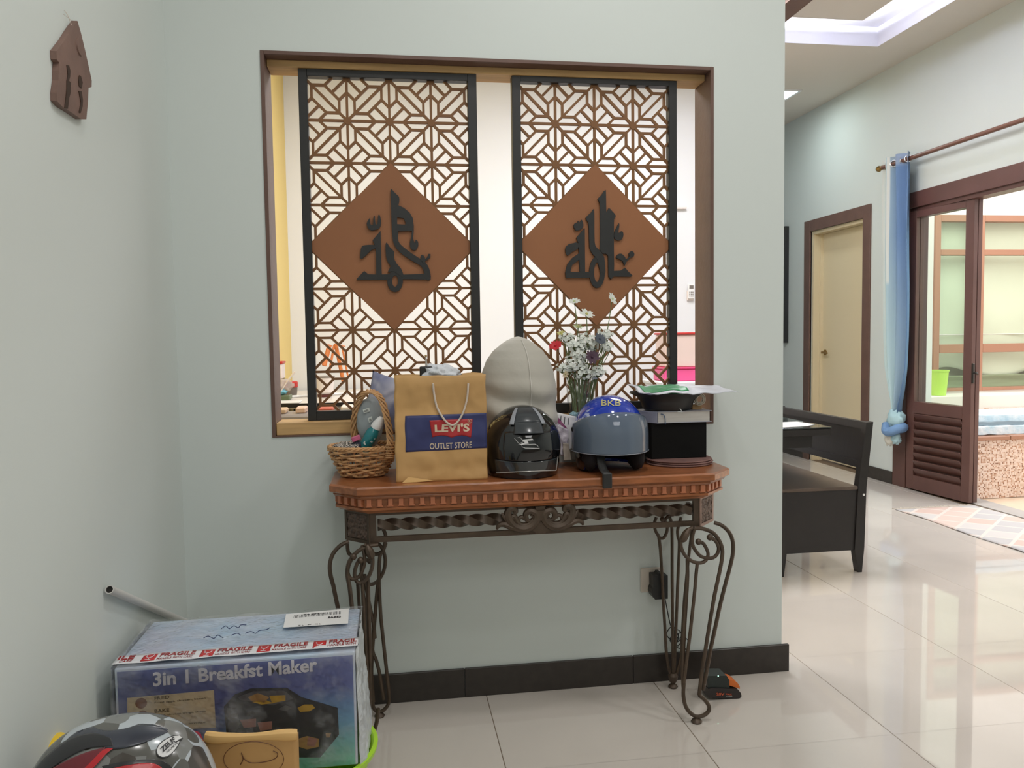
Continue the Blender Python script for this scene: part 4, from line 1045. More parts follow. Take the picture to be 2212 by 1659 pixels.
for sgn in (1, -1):
    def cf(u, v, sgn=sgn):
        x, z, th = cushion(u, v); th *= .9; y = sgn*th + .006*nz(x, z, sgn, 28)*(1 if th > 0 else 0)
        r_ = -.28
        return Vector((cu_.x+.012+x*math.cos(r_)-z*math.sin(r_)*-1*-1, 2.648+y, cu_.z+x*math.sin(r_)*1+z*math.cos(r_)))
    b.grid(cf, 24, 24)
cs = link('cushion', b, texmat('blue mottled fabric', cushm), None, smooth=180)
cs['label'] = 'blue and lilac mottled cushion standing behind the basket and the paper bag'; cs['category'] = 'cushion'
st = link('white_strap', B().tube(cr([onY(840, 905, 2.56), onY(845, 925, 2.53), onY(848, 942, 2.51)], 4), .0022, 6, flat=.5), 'sticker', None)
st['label'] = 'thin white strap hanging between the basket handle and the paper bag'; st['category'] = 'strap'

# ---- kraft paper bag
bgx0, bgx1, bgy, bgz1 = .004, .281, 2.415, 1.123
M['kraft'] = mat('kraft paper', (198, 156, 100), .62, var=.05, scale=6, bump=.25, bscale=9)
kb = thing('paper_bag', (.143, 2.46, TZ), 'brown kraft shopping bag with blue printed panel and cream rope handle', 'bag')
TBG = .105
def bagf(x, z, side=0):        # front face surface with soft dents ; x 0..1, z 0..1
    wob = .007*nz(x*1.3, z*1.7, 1, 3)+.0025*nz(x, z, 4, 11) - .008*math.exp(-((z-.12)**2)/.004)*(.5+.5*nz(x, 0, 3, 4)) + .006*math.exp(-((z-.93)**2)/.01)
    lean = .006*z
    xw = bgx0+(bgx1-bgx0)*x + .004*nz(0, z, x, 5)*(1 if x > .5 else -1)
    return Vector((xw, bgy+lean-wob, TZ+z*(bgz1-TZ)+(.004*nz(x, 9, 1, 4) if z > .97 else 0)))
b = B().grid(lambda u, v: bagf(u, v), 40, 44)
b.grid(lambda u, v: bagf(1-u, v)+Vector((0, TBG-.02*v, 0)), 30, 30)
def sidef(x, u, v):
    p = bagf(x, v); q = bagf(x, v)+Vector((0, TBG-.02*v, 0)); m = p.lerp(q, u); m.x += (-1 if x else 1)*.020*(1-abs(2*u-1))*min(1, v*1.5); return m
b.grid(lambda u, v: sidef(0, u, v), 8, 30); b.grid(lambda u, v: sidef(1, u, v), 8, 30)
b.grid(lambda u, v: bagf(u, 0).lerp(bagf(u, 0)+Vector((0, TBG, 0)), v)+Vector((0, 0, .0008)), 30, 4)
link('body', b, 'kraft', kb, smooth=60, thick=.0006)
# folded corner at the bottom left
link('corner_fold', B().prism([bagf(.13, .055)+Vector((0, -.003, 0)), bagf(.40, .012)+Vector((0, -.004, 0)), bagf(.22, 0)+Vector((0, -.0065, .0004)), bagf(.06, 0)+Vector((0, -.0065, .001))], (0, .0006, 0)), mat('kraft light', (224, 182, 118), .6), kb, smooth=0)
def onbag(a, c, dn=.0012): return bagf(a, c)+Vector((0, -dn, 0))
def bagxz(px, py):
    p = onY(px, py, bgy); return (p.x-bgx0)/(bgx1-bgx0), (p.z-TZ)/(bgz1-TZ)
pA = bagxz(875, 899); pB = bagxz(1051, 892); pC = bagxz(1051, 968); pD = bagxz(877, 977)
def panel(u, v, q, dn):
    a = q[3][0]+(q[2][0]-q[3][0])*u; a2 = q[0][0]+(q[1][0]-q[0][0])*u; zb = q[3][1]+(q[2][1]-q[3][1])*u; zt_ = q[0][1]+(q[1][1]-q[0][1])*u
    return onbag(a+(a2-a)*v, zb+(zt_-zb)*v, dn)
M['navyp'] = mat('navy print', (50, 56, 104), .5); M['redpr'] = mat('red print', (176, 42, 46), .5); M['creamp'] = mat('cream print', (216, 196, 170), .5)
pq = ((pA[0], pA[1]), (1.0, pB[1]), (1.0, pC[1]), (pD[0], pD[1]))
link('blue_panel', B().grid(lambda u, v: panel(u, v, pq, .0008), 30, 14), 'navyp', kb, smooth=180, thick=.0003)
rq = (bagxz(927, 908), bagxz(1022, 905), bagxz(1017, 945), bagxz(934, 945))
def redf(u, v):
    p = panel(u, v, rq, .0014)
    dip = .006*math.sin(PI*((2*u) % 1))*(1-v) if v < .35 else 0
    return p + Vector((0, 0, dip*(1-v/.35) if v < .35 else 0)) + Vector((0, 0, -.004*math.sin(PI*u)*(1 if v == 0 else 0)*0))
link('red_emblem', B().grid(redf, 32, 10), 'redpr', kb, smooth=180, thick=.0003)
def tfn(q, w, h, dn):
    return lambda a, b_, c: panel(a/w, b_/h, q, dn+c)
lq = (bagxz(939, 917), bagxz(1014, 914), bagxz(1014, 932), bagxz(939, 934))
text('lettering', "LEVI'S", 'creamp', kb, (0, 0, 0), (1, 0, 0), (0, 0, 1), 1, 1, depth=.0003, bold=.035, fn=tfn(lq, 1, 1, .0018))
oq = (bagxz(929, 958), bagxz(1020, 954), bagxz(1020, 967), bagxz(930, 971))
text('lettering', "OUTLET STORE", 'creamp', kb, (0, 0, 0), (1, 0, 0), (0, 0, 1), 1, 1, depth=.0003, bold=.012, fn=tfn(oq, 1, 1, .0012))
rc = bagxz(1016, 910)
text('lettering', 'R', 'creamp', kb, onbag(rc[0]-.016, rc[1]-.010, .0022), (1, 0, .0), (0, 0, 1), .006, .007)
cc = onbag(rc[0]-.005, rc[1], .0024)
link('registered_ring', B().tube([cc+Vector((.0062*math.cos(a), 0, .0062*math.sin(a))) for a in [2*PI*i/20 for i in range(20)]], .0005, 4, closed=True), 'creamp', kb)
hpts = [(935, 828), (937, 850), (945, 880), (958, 906), (972, 917), (984, 915), (998, 895), (1008, 862), (1011, 828)]
hh = []
for px_, py_ in hpts:
    s = bagxz(px_, py_); hh.append(onbag(s[0], s[1], .006))
link('rope_handle', B().tube(cr(hh, 6), lambda t: .0033+.0004*math.sin(t*300), 8), 'rope', kb)
hb2 = [onbag(bagxz(x, y)[0], bagxz(x, y)[1], -.08) for x, y in ((940, 826), (944, 846), (960, 862), (985, 862), (1002, 846), (1006, 826))]
link('rope_handle', B().tube(cr(hb2, 5), .0033, 8), 'rope', kb)
ts = link('tissue_paper', blob(onY(953, 809, 2.465), .058, .03, .03, .55, n=40), mat('white crumpled tissue', (218, 222, 228), .7, bump=.8, bscale=24, bdist=.02), None, smooth=180)
ts['label'] = 'crumpled white tissue paper poking out of the kraft bag'; ts['category'] = 'paper'
pk = thing('black_case', tuple(onY(914, 803, 2.46)), 'small black case corner with a silver knob rod sticking out of the kraft bag', 'case')
p = onY(913, 800, 2.462)
link('body', B().box(p.x-.009, p.x+.03, 2.452, 2.478, p.z-.08, p.z+.012, bev=.003), 'black', pk, smooth=0)
q1, q2 = onY(921, 790, 2.465), onY(920, 771, 2.465)
link('rod', B().tube([q1, q2], lambda t: .0035-.0015*t, 10), mat('satin steel', (200, 196, 190), .3, metal=.8), pk)
link('knob', B().ball(q2+Vector((0, 0, .003)), .004, 12), mat('brassy knob', (190, 160, 110), .3, metal=.8), pk)

# ---- helmets
def shell(c, rx, ry, rz, low, vmax, v0=0, p0=-PI, p1=PI, off=0, yaw=0, nu=64, nv=26, pw=1.0, taper=.10):
    # v in 0..vmax(phi): up to 1 the dome, above 1 the lower skirt
    c = Vector(c)
    def fn(u, v):
        ph = p0+(p1-p0)*u; vm = vmax(ph) if callable(vmax) else vmax; vs = v0(ph) if callable(v0) else v0
        t = vs+(vm-vs)*v
        if t <= 1: r = math.sin(t*PI/2)**pw; z = rz*math.cos(t*PI/2)
        else: r = 1-taper*(t-1)**1.6; z = -low*(t-1)
        a = ph-PI/2+yaw
        return c+Vector(((rx*r+off)*math.cos(a), (ry*r+off)*math.sin(a), z+off*max(0, math.cos(min(t, 1)*PI/2))))
    return fn
def hpoint(c, rx, ry, rz, low, ph, t, off, yaw=0, taper=.10, pw=1.0):
    return shell(c, rx, ry, rz, low, t, 0, ph, ph, off, yaw, taper=taper, pw=pw)(0, 1)
# black helmet
hc = (.406, 2.505, .895); HR = (.122, .135, .124, .093)
M['gblack'] = mat('glossy black', (20, 21, 24), .08, coat=.6); M['smoke'] = mat('smoke visor', (46, 50, 52), .06, coat=.5)
M['dgrey'] = mat('dark grey plastic', (62, 66, 70), .22); M['lgrey'] = mat('light grey strip', (150, 154, 162), .4); M['inner'] = mat('black foam lining', (26, 22, 26), .9)
bh = thing('black_helmet', (hc[0], hc[1], TZ), 'glossy black motorcycle helmet with white angular logo, under the beige helmet bag', 'helmet')
link('shell', B().grid(shell(hc, *HR, lambda p: 2.0-.35*max(0, math.cos(p))**6*0, nv=30), 72, 30), 'gblack', bh, smooth=180)
link('lining', B().lathe([(.100, 0), (.104, .02), (.09, .05), (.001, .09)], (hc[0], hc[1], TZ+.001), 32, sy=1.1), 'inner', bh)
link('visor', B().grid(shell(hc, *HR, lambda p: 1.93-.20*math.cos(p*1.2), lambda p: 1.36+.06*math.cos(p*1.3), -.95, .88, .004), 48, 14), 'smoke', bh, smooth=180, thick=.002)
ed = [shell(hc, *HR, 1, 0, -.95, .88, .0055)(i/40, 0) for i in range(41)]
vf = shell(hc, *HR, lambda p: 1.93-.20*math.cos(p*1.2), lambda p: 1.36, -.95, .88, .0055)
link('visor_edge', B().tube([vf(i/40, 1) for i in range(41)] + [vf(1, 1-k/8) for k in range(1, 9)], .0013, 5), mat('pale edge', (178, 176, 172), .2), bh)
link('face_plate', B().grid(shell(hc, *HR, lambda p: 1.36+.04*math.cos(p*1.3), lambda p: .80-.08*math.cos(p), -.66, .66, .003), 36, 16), 'gblack', bh, smooth=180, thick=.002)
link('brow_scoop', B().grid(lambda u, v: shell(hc, *HR, .775, .58, -.40, .40, .004+.012*math.sin(PI*u)**.5*v)(u, v), 30, 12), 'dgrey', bh, smooth=180, thick=.003)
link('crown_plate', B().grid(shell(hc, *HR, .58, .22, -.42, .42, .004), 20, 12), 'dgrey', bh, smooth=180, thick=.003)
for a0, a1 in ((-.56, -.42), (.42, .56)):
    link('grey_strip', B().grid(shell(hc, *HR, .62, .26, a0, a1, .0055), 6, 12), 'lgrey', bh, smooth=180, thick=.002)
# logo, laid on the face plate
def z2(x, y): return onY(1050+x*.0995, 870+y*.0995, 2.40)
def onhelm(P, c, R_, off, yaw=0, taper=.1):   # drop a point along y onto the shell
    x, z = P[0]-c[0], P[2]-c[2]
    if z >= 0: k = math.sqrt(max(0, 1-(z/R_[2])**2))
    else: k = 1-taper*(-z/R_[3])**1.6
    rx, ry = R_[0]*k+off, R_[1]*k+off
    return Vector((P[0], c[1]-ry*math.sqrt(max(0.02, 1-(x/rx)**2)), P[2]))
def ray_helm(px, py, c, R_, off):
    y = c[1]-R_[1]
    for _ in range(30):
        P = onY(px, py, y); y = .6*y+.4*onhelm(P, c, R_, off).y
    return onY(px, py, y)
def hl(x, y): return ray_helm(1050+x*.0995, 870+y*.0995, hc, HR, .0062)
M['wlogo'] = mat('white decal', (214, 214, 214), .35)
b = B()
for lp in ([(615, 770), (735, 745), (815, 845), (715, 890)], [(755, 910), (1060, 900), (1110, 925), (1160, 990), (850, 985), (790, 960)]):
    b.tube([hl(*p) for p in lp], .0009, 5, closed=True)
b.prism([hl(*p) for p in [(780, 800), (1000, 780), (1040, 812), (890, 822), (930, 885), (690, 915), (840, 865)]], (0, -.0008, 0))
link('logo', b, 'wlogo', bh)
# beige bag over another helmet, leaning on the wall
gb = thing('helmet_bag', (.42, 2.58, 1.0), 'pale beige drawstring helmet bag with a seam, resting on the black helmet', 'bag')
def bagg(u, v):
    K = [(-.140, .80, .45), (-.128, 1.02, .6), (-.09, 1.10, 1), (-.03, 1.10, 1), (.03, 1.06, 1), (.07, .99, 1), (.105, .88, 1), (.135, .70, 1), (.158, .46, .9), (.170, .30, .7), (.178, .14, .4), (.181, .02, .1)]
    t = v*(len(K)-1); i = min(int(t), len(K)-2); f = t-i
    z, w_, fy = [K[i][k]+(K[i+1][k]-K[i][k])*f for k in range(3)]
    a = 2*PI*u
    x = .118*w_*math.cos(a); y = .088*w_*math.sin(a)*(.9)
    fold = 0
    if z < .05: fold = .016*math.sin(z*58+3*nz(math.cos(a), math.sin(a), z, 1.2)+math.cos(a)*1.6)*min(1, (.05-z)/.07)
    k = 1+.03*nz(math.cos(a), math.sin(a), z*6, 1.6)+fold*2.2
    y *= 1+.03*nz(math.cos(a), 3, z*6, 1.6)+fold*9
    return Vector((.405+x*k+.004+(.010 if z > .1 else 0)*0, 2.592+y, 1.055+z + .012*math.cos(a)*0))
b = B().grid(bagg, 72, 60, closeu=True)
link('cloth', b, mat('beige nylon', (184, 180, 170), .75, bump=.25, bscale=10, bdist=.02, sheen=.2), gb, smooth=180)
sm = []
for k in range(8, 52):
    P = bagg(.785, k/60); sm.append(P+Vector((0, -.0012, 0)))
link('seam_piping', B().tube(cr(sm[:-2], 2), .0018, 6), mat('pale piping', (206, 202, 194), .6), gb)
# blue helmet
c2 = (.694, 2.515, .918); R2 = (.114, .128, .122, .105)
M['blue'] = mat('chipped royal blue gloss', (34, 66, 178), .15, coat=.5)
def bluem(nt, bs):
    tc = nt.nodes.new('ShaderNodeTexCoord'); n = nt.nodes.new('ShaderNodeTexNoise'); n.inputs['Scale'].default_value = 26; n.inputs['Detail'].default_value = 5
    nt.links.new(tc.outputs['Object'], n.inputs['Vector']); r = nt.nodes.new('ShaderNodeValToRGB'); nt.links.new(n.outputs['Fac'], r.inputs[0]); nt.links.new(r.outputs[0], bs.inputs['Base Color'])
    r.color_ramp.elements[0].position = .60; r.color_ramp.elements[0].color = lin((30, 62, 176)); r.color_ramp.elements[1].position = .64; r.color_ramp.elements[1].color = lin((186, 196, 226))
    bs.inputs['Coat Weight'].default_value = .5
bh2 = thing('blue_helmet', (c2[0], c2[1], TZ), 'royal blue open-face helmet with big smoky bubble visor, strap hanging over the table edge', 'helmet')
vm = lambda p: 2.05 if abs(p) > 1.15 else (.86+1.19*max(0, (abs(p)-.75)/.40) if abs(p) > .75 else .86)
link('shell', B().grid(shell(c2, *R2, vm), 96, 30), texmat('chipped royal blue', bluem, .15), bh2, smooth=60, thick=.004)
link('lining', B().grid(shell(c2, R2[0]-.010, R2[1]-.012, R2[2]-.012, R2[3], lambda p: min(vm(p), 1.95)), 72, 24), 'inner', bh2, smooth=60)
for a0_, a1_ in ((.95, 3.3), (-3.3, -.95)):
    link('edge_trim', B().grid(shell(c2, *R2, vm, lambda p: min(1.38, vm(p)-.05), a0_, a1_, .0025), 40, 12), 'bandrub' if 0 else 'gblack', bh2, smooth=60, thick=.002)
link('cheek_pad', blob((c2[0]-.078, c2[1]-.035, TZ+.052), .026, .055, .05, .12), 'inner', bh2, smooth=180)
link('cheek_pad', blob((c2[0]+.078, c2[1]-.035, TZ+.052), .026, .055, .05, .12), 'inner', bh2, smooth=180)
vis = bpy.data.materials.new('smoky clear visor'); vis.use_nodes = True; nt = vis.node_tree; nt.nodes.clear()
oo = nt.nodes.new('ShaderNodeOutputMaterial'); m1 = nt.nodes.new('ShaderNodeMixShader'); m2 = nt.nodes.new('ShaderNodeMixShader')
tr = nt.nodes.new('ShaderNodeBsdfTransparent'); tr.inputs[0].default_value = (.42, .48, .56, 1); gs = nt.nodes.new('ShaderNodeBsdfGlossy'); gs.inputs['Roughness'].default_value = .05
df = nt.nodes.new('ShaderNodeBsdfDiffuse'); df.inputs[0].default_value = lin((140, 156, 178)); fr = nt.nodes.new('ShaderNodeFresnel'); fr.inputs[0].default_value = 1.6
m1.inputs[0].default_value = .45; nt.links.new(tr.outputs[0], m1.inputs[1]); nt.links.new(df.outputs[0], m1.inputs[2]); nt.links.new(fr.outputs[0], m2.inputs[0]); nt.links.new(m1.outputs[0], m2.inputs[1]); nt.links.new(gs.outputs[0], m2.inputs[2]); nt.links.new(m2.outputs[0], oo.inputs[0])
link('visor', B().grid(shell(c2, *R2, lambda p: 1.50-.06*math.cos(p)*0, lambda p: .60+.30*(1-math.cos(p*.85)), -1.55, 1.55, .011, taper=.0), 64, 20), vis, bh2, smooth=180, thick=.0015)
ve = shell(c2, *R2, 1.50, .6, -1.55, 1.55, .0118, taper=0)
link('visor_edge', B().tube([ve(i/60, 1) for i in range(61)], .0012, 5), mat('visor rim', (150, 156, 166), .2), bh2)
for s in (-1, 1):
    pp_ = hpoint(c2, *R2, s*1.5, .92, .012)
    link('visor_bolt', B().ball(pp_, .008, 10, sx=.5), 'inner', bh2)
sp = [onY(1298, 982, 2.42), onY(1299, 1000, 2.40), onY(1303, 1014, 2.372), onY(1310, 1024, 2.352), onY(1312, 1040, 2.349), onY(1311, 1055, 2.349)]
b = B(); spc = cr(sp, 5)
for i in range(len(spc)-1):
    pass
b.grid(lambda u, v: spc[int(round(v*(len(spc)-1)))]+Vector(((u-.5)*.026, 0, 0)), 3, len(spc)-1)
link('strap', b, 'black', bh2, smooth=60, thick=.003)
link('strap_end', B().box(sp[4].x-.0155, sp[4].x+.0145, 2.344, 2.353, sp[5].z, sp[3].z+.004, bev=.003), 'black', bh2, smooth=0)
M['gold'] = mat('gold outlined lettering', (196, 188, 130), .4)
def btx(a, b_, c):
    px_, py_ = 1299+a*42, 876-b_*12; return ray_helm(px_, py_, c2, R2, .007+c)
text('lettering', 'BKB', 'gold', bh2, (0, 0, 0), (1, 0, 0), (0, 0, 1), 1, 1, fn=btx, bold=.005)
# ---- papers and plastic bags between the helmets
pb2 = thing('plastic_packet', tuple(onY(1222, 985, 2.56)), 'crumpled clear and white plastic packet with barcode bars between the two helmets', 'packet')
M['mauve'] = mat('mauve film', (188, 180, 190), .35, bump=.5, bscale=26, bdist=.02, var=.08, scale=20)
M['kgrey'] = mat('grey brown card', (156, 144, 132), .6, bump=.2, bscale=20)
def sheet(pts, m, th=.0012, par=None, nm='sheet', amp=.004):
    (a, b_, c, d_) = [Vector(p) for p in pts]
    def fn(u, v):
        p = a.lerp(b_, u).lerp(d_.lerp(c, u), v); p.y += amp*nz(p.x, p.y, p.z, 60); p.x += amp*.6*nz(p.z, p.x, 4, 50); return p
    return link(nm, B().grid(fn, 14, 18), m, par, smooth=180, thick=th)
sheet([onY(1197, 890, 2.60), onY(1246, 900, 2.60), onY(1236, 975, 2.58), onY(1205, 970, 2.58)], mat('white paper', (222, 220, 220), .6), par=pb2, nm='white_sleeve', amp=.002)
sheet([onY(1192, 912, 2.56), onY(1228, 928, 2.56), onY(1224, 985, 2.55), onY(1212, 985, 2.55)], 'mauve', par=pb2, nm='film', amp=.007)
sheet([onY(1189, 903, 2.57), onY(1206, 902, 2.57), onY(1226, 926, 2.565), onY(1221, 925, 2.565)], mat('purple print', (128, 60, 102), .4), par=pb2, nm='purple_band', amp=.002)
sheet([onY(1216, 958, 2.545), onY(1228, 958, 2.545), onY(1234, 994, 2.53), onY(1218, 995, 2.53)], 'kgrey', par=pb2, nm='card', amp=.003)
b = B()
for px_, y0_, y1_ in ((1212, 898, 912), (1220, 901, 916), (1228, 903, 918)):
    p, q = onY(px_, y0_, 2.593), onY(px_-.8, y1_, 2.593); b.tube([p, q], .0012, 4, flat=.3)
link('printed_bars', b, 'ink', pb2)
cd2 = thing('brown_card', tuple(onY(1232, 990, 2.58)), 'grey brown folded card leaning left of the blue helmet', 'card')
sheet([onY(1236, 930, 2.60), onY(1250, 935, 2.60), onY(1248, 994, 2.57), onY(1226, 994, 2.57)], mat('brown card', (112, 104, 94), .6), par=cd2, nm='card')
sheet([onY(1234, 922, 2.585), onY(1240, 922, 2.585), onY(1241, 945, 2.58), onY(1238, 945, 2.58)], 'white', par=cd2, nm='white_tab', amp=.001)
lc = link('blue_lace', blob(onY(1240, 896, 2.62), .014, .008, .009, .9), mat('light blue lace', (170, 206, 220), .7, bump=.6, bscale=120), None, smooth=180)
lc['label'] = 'tuft of pale blue lace just left of the blue helmet dome'; lc['category'] = 'lace'
# ---- glass vase with flowers
vx, vy = .628, 2.632
vs_ = thing('glass_vase', (vx, vy, TZ), 'clear ribbed glass vase holding the flowers, behind the blue helmet', 'vase')
link('glass', B().lathe([(.030, 0), (.032, .01), (.034, .06), (.044, .18), (.049, .285), (.0475, .285), (.0425, .18), (.0325, .06), (.029, .02), (.001, .018)], (vx, vy, TZ), 36), cg, vs_, smooth=60)
M['stem'] = mat('green stems', (120, 134, 88), .6); M['stemb'] = mat('brown stems', (110, 72, 48), .6); M['petal'] = mat('white petals', (226, 230, 222), .6); M['petal'].node_tree.nodes['Principled BSDF'].inputs['Subsurface Weight'].default_value = .05
M['yel'] = mat('pale yellow buds', (196, 192, 120), .6); M['redf'] = mat('red petals', (196, 36, 48), .55); M['purf'] = mat('dark purple petals', (66, 38, 58), .6); M['darkf'] = mat('slate petals', (72, 80, 92), .6); M['ltg'] = mat('pale green petals', (192, 204, 158), .6)
def petals(b, c, nrm, r, n, cup=.3, w=.5):
    nrm = Vector(nrm).normalized(); u = nrm.orthogonal().normalized(); v = nrm.cross(u)
    for k in range(n):
        a = 2*PI*k/n+random.uniform(-.15, .15); d = u*math.cos(a)+v*math.sin(a); s = nrm.cross(d)
        rr_2 = r*random.uniform(.85, 1.1)
        p = [c, c+d*rr_2*.55+s*r*w*.5+nrm*r*cup*.4, c+d*rr_2+s*r*w*.2+nrm*r*cup*.55, c+d*rr_2-s*r*w*.2+nrm*r*cup*.55, c+d*rr_2*.55-s*r*w*.5+nrm*r*cup*.4]
        b.add(p, [(0, 1, 2, 3, 4)])
def flower(nm, label, hx, hy, yy, m, r, n, nrm, centre='yel', sm='stem', layers=1, group=None, cup=.3):
    h = onY(hx, hy, yy); t = thing(nm, tuple(h), label, 'flower', group)
    base = Vector((vx+random.uniform(-.012, .012), vy+random.uniform(-.01, .01), TZ+.03)); mid = Vector((vx+(h.x-vx)*.45, vy+(h.y-vy)*.4, TZ+.285))
    link('stem', B().tube(cr([base, mid, mid.lerp(h, .6)+Vector((.006, 0, -.004)), h], 5), .0016, 5), sm, t)
    b = B()
    for l in range(layers): petals(b, h-Vector(nrm).normalized()*.003*l, nrm, r*(1-.18*l), n, cup+.25*l)
    link('petals', b, m, t, smooth=0, thick=.0006)
    link('centre', B().ball(h+Vector(nrm).normalized()*.002, r*.2, 8), centre, t)
flower('white_daisy', 'white daisy facing up, topmost left flower of the vase', 1241, 652, 2.60, 'petal', .021, 11, (-.2, -.45, .9), 'ltg')
flower('white_daisy', 'white daisy turned to the right, topmost right flower of the vase', 1322, 646, 2.60, 'petal', .022, 10, (.65, -.65, .45), 'ltg')
flower('white_daisy', 'large open white daisy just above the white blossom cluster', 1267, 679, 2.59, 'petal', .026, 10, (.1, -.55, .8), 'yel', layers=1)
flower('pale_green_flower', 'pale green flower under the large white daisy', 1249, 706, 2.60, 'ltg', .018, 6, (0, -.5, .8))
flower('red_flower', 'ragged red flower at the left of the bouquet', 1200, 747, 2.585, 'redf', .021, 14, (-.35, -.7, .6), 'redf', 'stemb', 3)
flower('purple_flower', 'dark purple flower low in the right of the bouquet', 1279, 772, 2.565, 'purf', .024, 14, (.1, -.9, .4), 'purf', 'stemb', 3)
flower('slate_flower', 'dark slate flower high in the right of the bouquet', 1296, 733, 2.57, 'darkf', .022, 12, (.2, -.8, .5), 'darkf', 'stemb', 2)
sprays = [(1240, 745, .036, 46), (1266, 738, .036, 46), (1225, 730, .026, 30), (1308, 722, .026, 34), (1312, 748, .022, 26), (1238, 785, .034, 44), (1262, 805, .034, 44), (1290, 802, .028, 34), (1252, 762, .034, 44), (1215, 795, .02, 18), (1284, 745, .024, 26)]
SPL = ['white blossom spray just right of the red flower', 'white blossom spray under the pale green flower, middle of the bouquet top', 'small white blossom spray above the red flower, beside the yellow buds',
 'white blossom spray at the top right, above the slate flower', 'small white blossom spray at the far right, right of the slate flower', 'white blossom spray left of centre, level with the purple flower',
 'white blossom spray at the bottom middle, over the vase rim', 'white blossom spray at the lower right, below the purple flower', 'white blossom spray in the middle, between the red and purple flowers',
 'smallest white blossom spray at the lower left, below the red flower', 'white blossom spray between the slate and purple flowers']
for i, (sx_, sy_, sr, n_) in enumerate(sprays):
    h = onY(sx_, sy_, 2.60); t = thing('blossom_spray', tuple(h), SPL[i], 'flower', 'white blossom sprays in the vase')
    b = B(); g_ = B()
    for k in range(n_):
        d = Vector((random.gauss(0, 1), random.gauss(0, 1)-.6, random.gauss(0, 1))).normalized()
        c = h+Vector((d.x*sr*1.15, d.y*sr*.8, d.z*sr*.85))*random.uniform(.55, 1)
        petals(b, c, d+Vector((0, -.5, .3)), .0072, 5, .2, .9)
        g_.tube([h-Vector((0, 0, sr*.8)), c], .0006, 3)
    base = Vector((vx+random.uniform(-.02, .02), vy+random.uniform(-.015, .015), TZ+.03)); mid = Vector((vx+(h.x-vx)*.5+random.uniform(-.01, .01), vy+(h.y-vy)*.4, TZ+.27))
    for k in range(5):
        b2 = base+Vector((random.uniform(-.012, .012), random.uniform(-.01, .01), 0)); m2_ = mid+Vector((random.uniform(-.014, .014), random.uniform(-.01, .01), 0))
        g_.tube(cr([b2, m2_, h-Vector((random.uniform(-.01, .01), 0, sr*.7))], 4), .0013, 4)
    st_ = link('stems', g_, 'stem', t); o = link('blossoms', b, 'petal', t, smooth=0); o['kind'] = 'stuff'
flower('yellow_bud_sprig', 'sprig of pale yellow buds at the upper left of the bouquet', 1212, 720, 2.60, 'yel', .014, 8, (-.3, -.5, .8), 'yel')
flower('faded_bloom', 'faded cream bloom low at the left of the bouquet near the vase rim', 1222, 808, 2.585, mat('faded cream petals', (206, 190, 160), .6), .013, 8, (-.6, -.6, .2), 'yel', 'stemb')
# ---- stack at the right
mt = thing('round_mats', (.95, 2.60, TZ), 'stack of dusky brown round place mats under the black box', 'mat')
def matring(k):
    return B().lathe([(.001, 0), (.108, 0), (.112, .003), (.108, .0062), (.001, .0062)], (.955+.003*(k % 2), 2.575+.002*k, TZ+.0064*k), 40, sy=.9)
for k in range(3): link('mat', matring(k), mat('dusky brown felt', (122, 90, 84), .8, var=.1, scale=30), mt)
bx = thing('black_box', (.945, 2.62, TZ+.02), 'plain matt black box on the place mats, under the thick white book', 'box')
link('body', B().box(.850, 1.044, 2.555, 2.675, TZ+.0196, .9405, bev=.0015), mat('matt black card', (18, 18, 18), .8, spec=.2), bx, smooth=0)
bo = thing('thick_book', (.955, 2.6, .941), 'thick book with white page edges and grey spine, lying on the black box', 'book')
zt0, zt1 = .9408, .9795
link('pages', B().box(.872, 1.052, 2.548, 2.668, zt0+.002, zt1-.002), mat('page block', (214, 210, 204), .7, var=.08, scale=4, stretch=(1, 1, 90)), bo, smooth=0)
M['spine'] = mat('grey cover', (176, 178, 190), .4)
link('cover', B().box(.868, 1.058, 2.543, 2.672, zt0, zt0+.002).box(.868, 1.058, 2.543, 2.672, zt1-.002, zt1), 'spine', bo, smooth=0)
link('spine', B().prism([(.868, 2.543, zt0), (.868, 2.672, zt0), (.832, 2.662, zt0), (.826, 2.6, zt0)], (0, 0, zt1-zt0)), 'spine', bo, smooth=0)
link('ribbon', B().tube(cr([(.880, 2.546, zt1-.008), (.888, 2.541, zt1-.010), (.893, 2.541, zt1-.022), (.894, 2.541, zt0-.004)], 4), .0014, 5), mat('blue ribbon', (60, 98, 138), .6), bo)
text('print', 'DICTIONARY', 'ink', bo, onY(1386, 893, 2.56), (1, .0, -.02), (0, 0, 1), .022, .003)
wl = thing('black_bowl', (.94, 2.6, zt1), 'wide black flared bowl standing on the thick book', 'bowl')
link('bowl', B().lathe([(.001, 0), (.076, 0), (.084, .006), (.092, .028), (.104, .046), (.124, .056), (.131, .060), (.129, .064), (.100, .052), (.088, .034), (.078, .010), (.001, .008)], (.922, 2.60, zt1+.0003), 40, sy=.72), 'black', wl)
link('clip', B().tube([(.925, 2.508, zt1+.002), (.938, 2.50, zt1+.001), (.931, 2.502, zt1+.013)], .0012, 5), 'sticker', wl)
tr_ = thing('tape_roll', (1.03, 2.56, zt1+.03), 'roll of clear tape on a tan block at the right of the black bowl', 'tape')
link('block', B().box(1.006, 1.040, 2.585, 2.62, zt1+.0003, zt1+.016, bev=.001), mat('tan block', (190, 150, 104), .6), tr_, smooth=0)
for k, r in enumerate((.020, .0155, .012)):
    cc = Vector((1.026, 2.575-.002*k, zt1+.036))
    link('ring', B().tube([cc+Vector((r*math.cos(a), 0, r*math.sin(a))) for a in [2*PI*i/28 for i in range(28)]], .0022, 6, closed=True, flat=3), mat('clear tape', (206, 196, 180), .2), tr_)
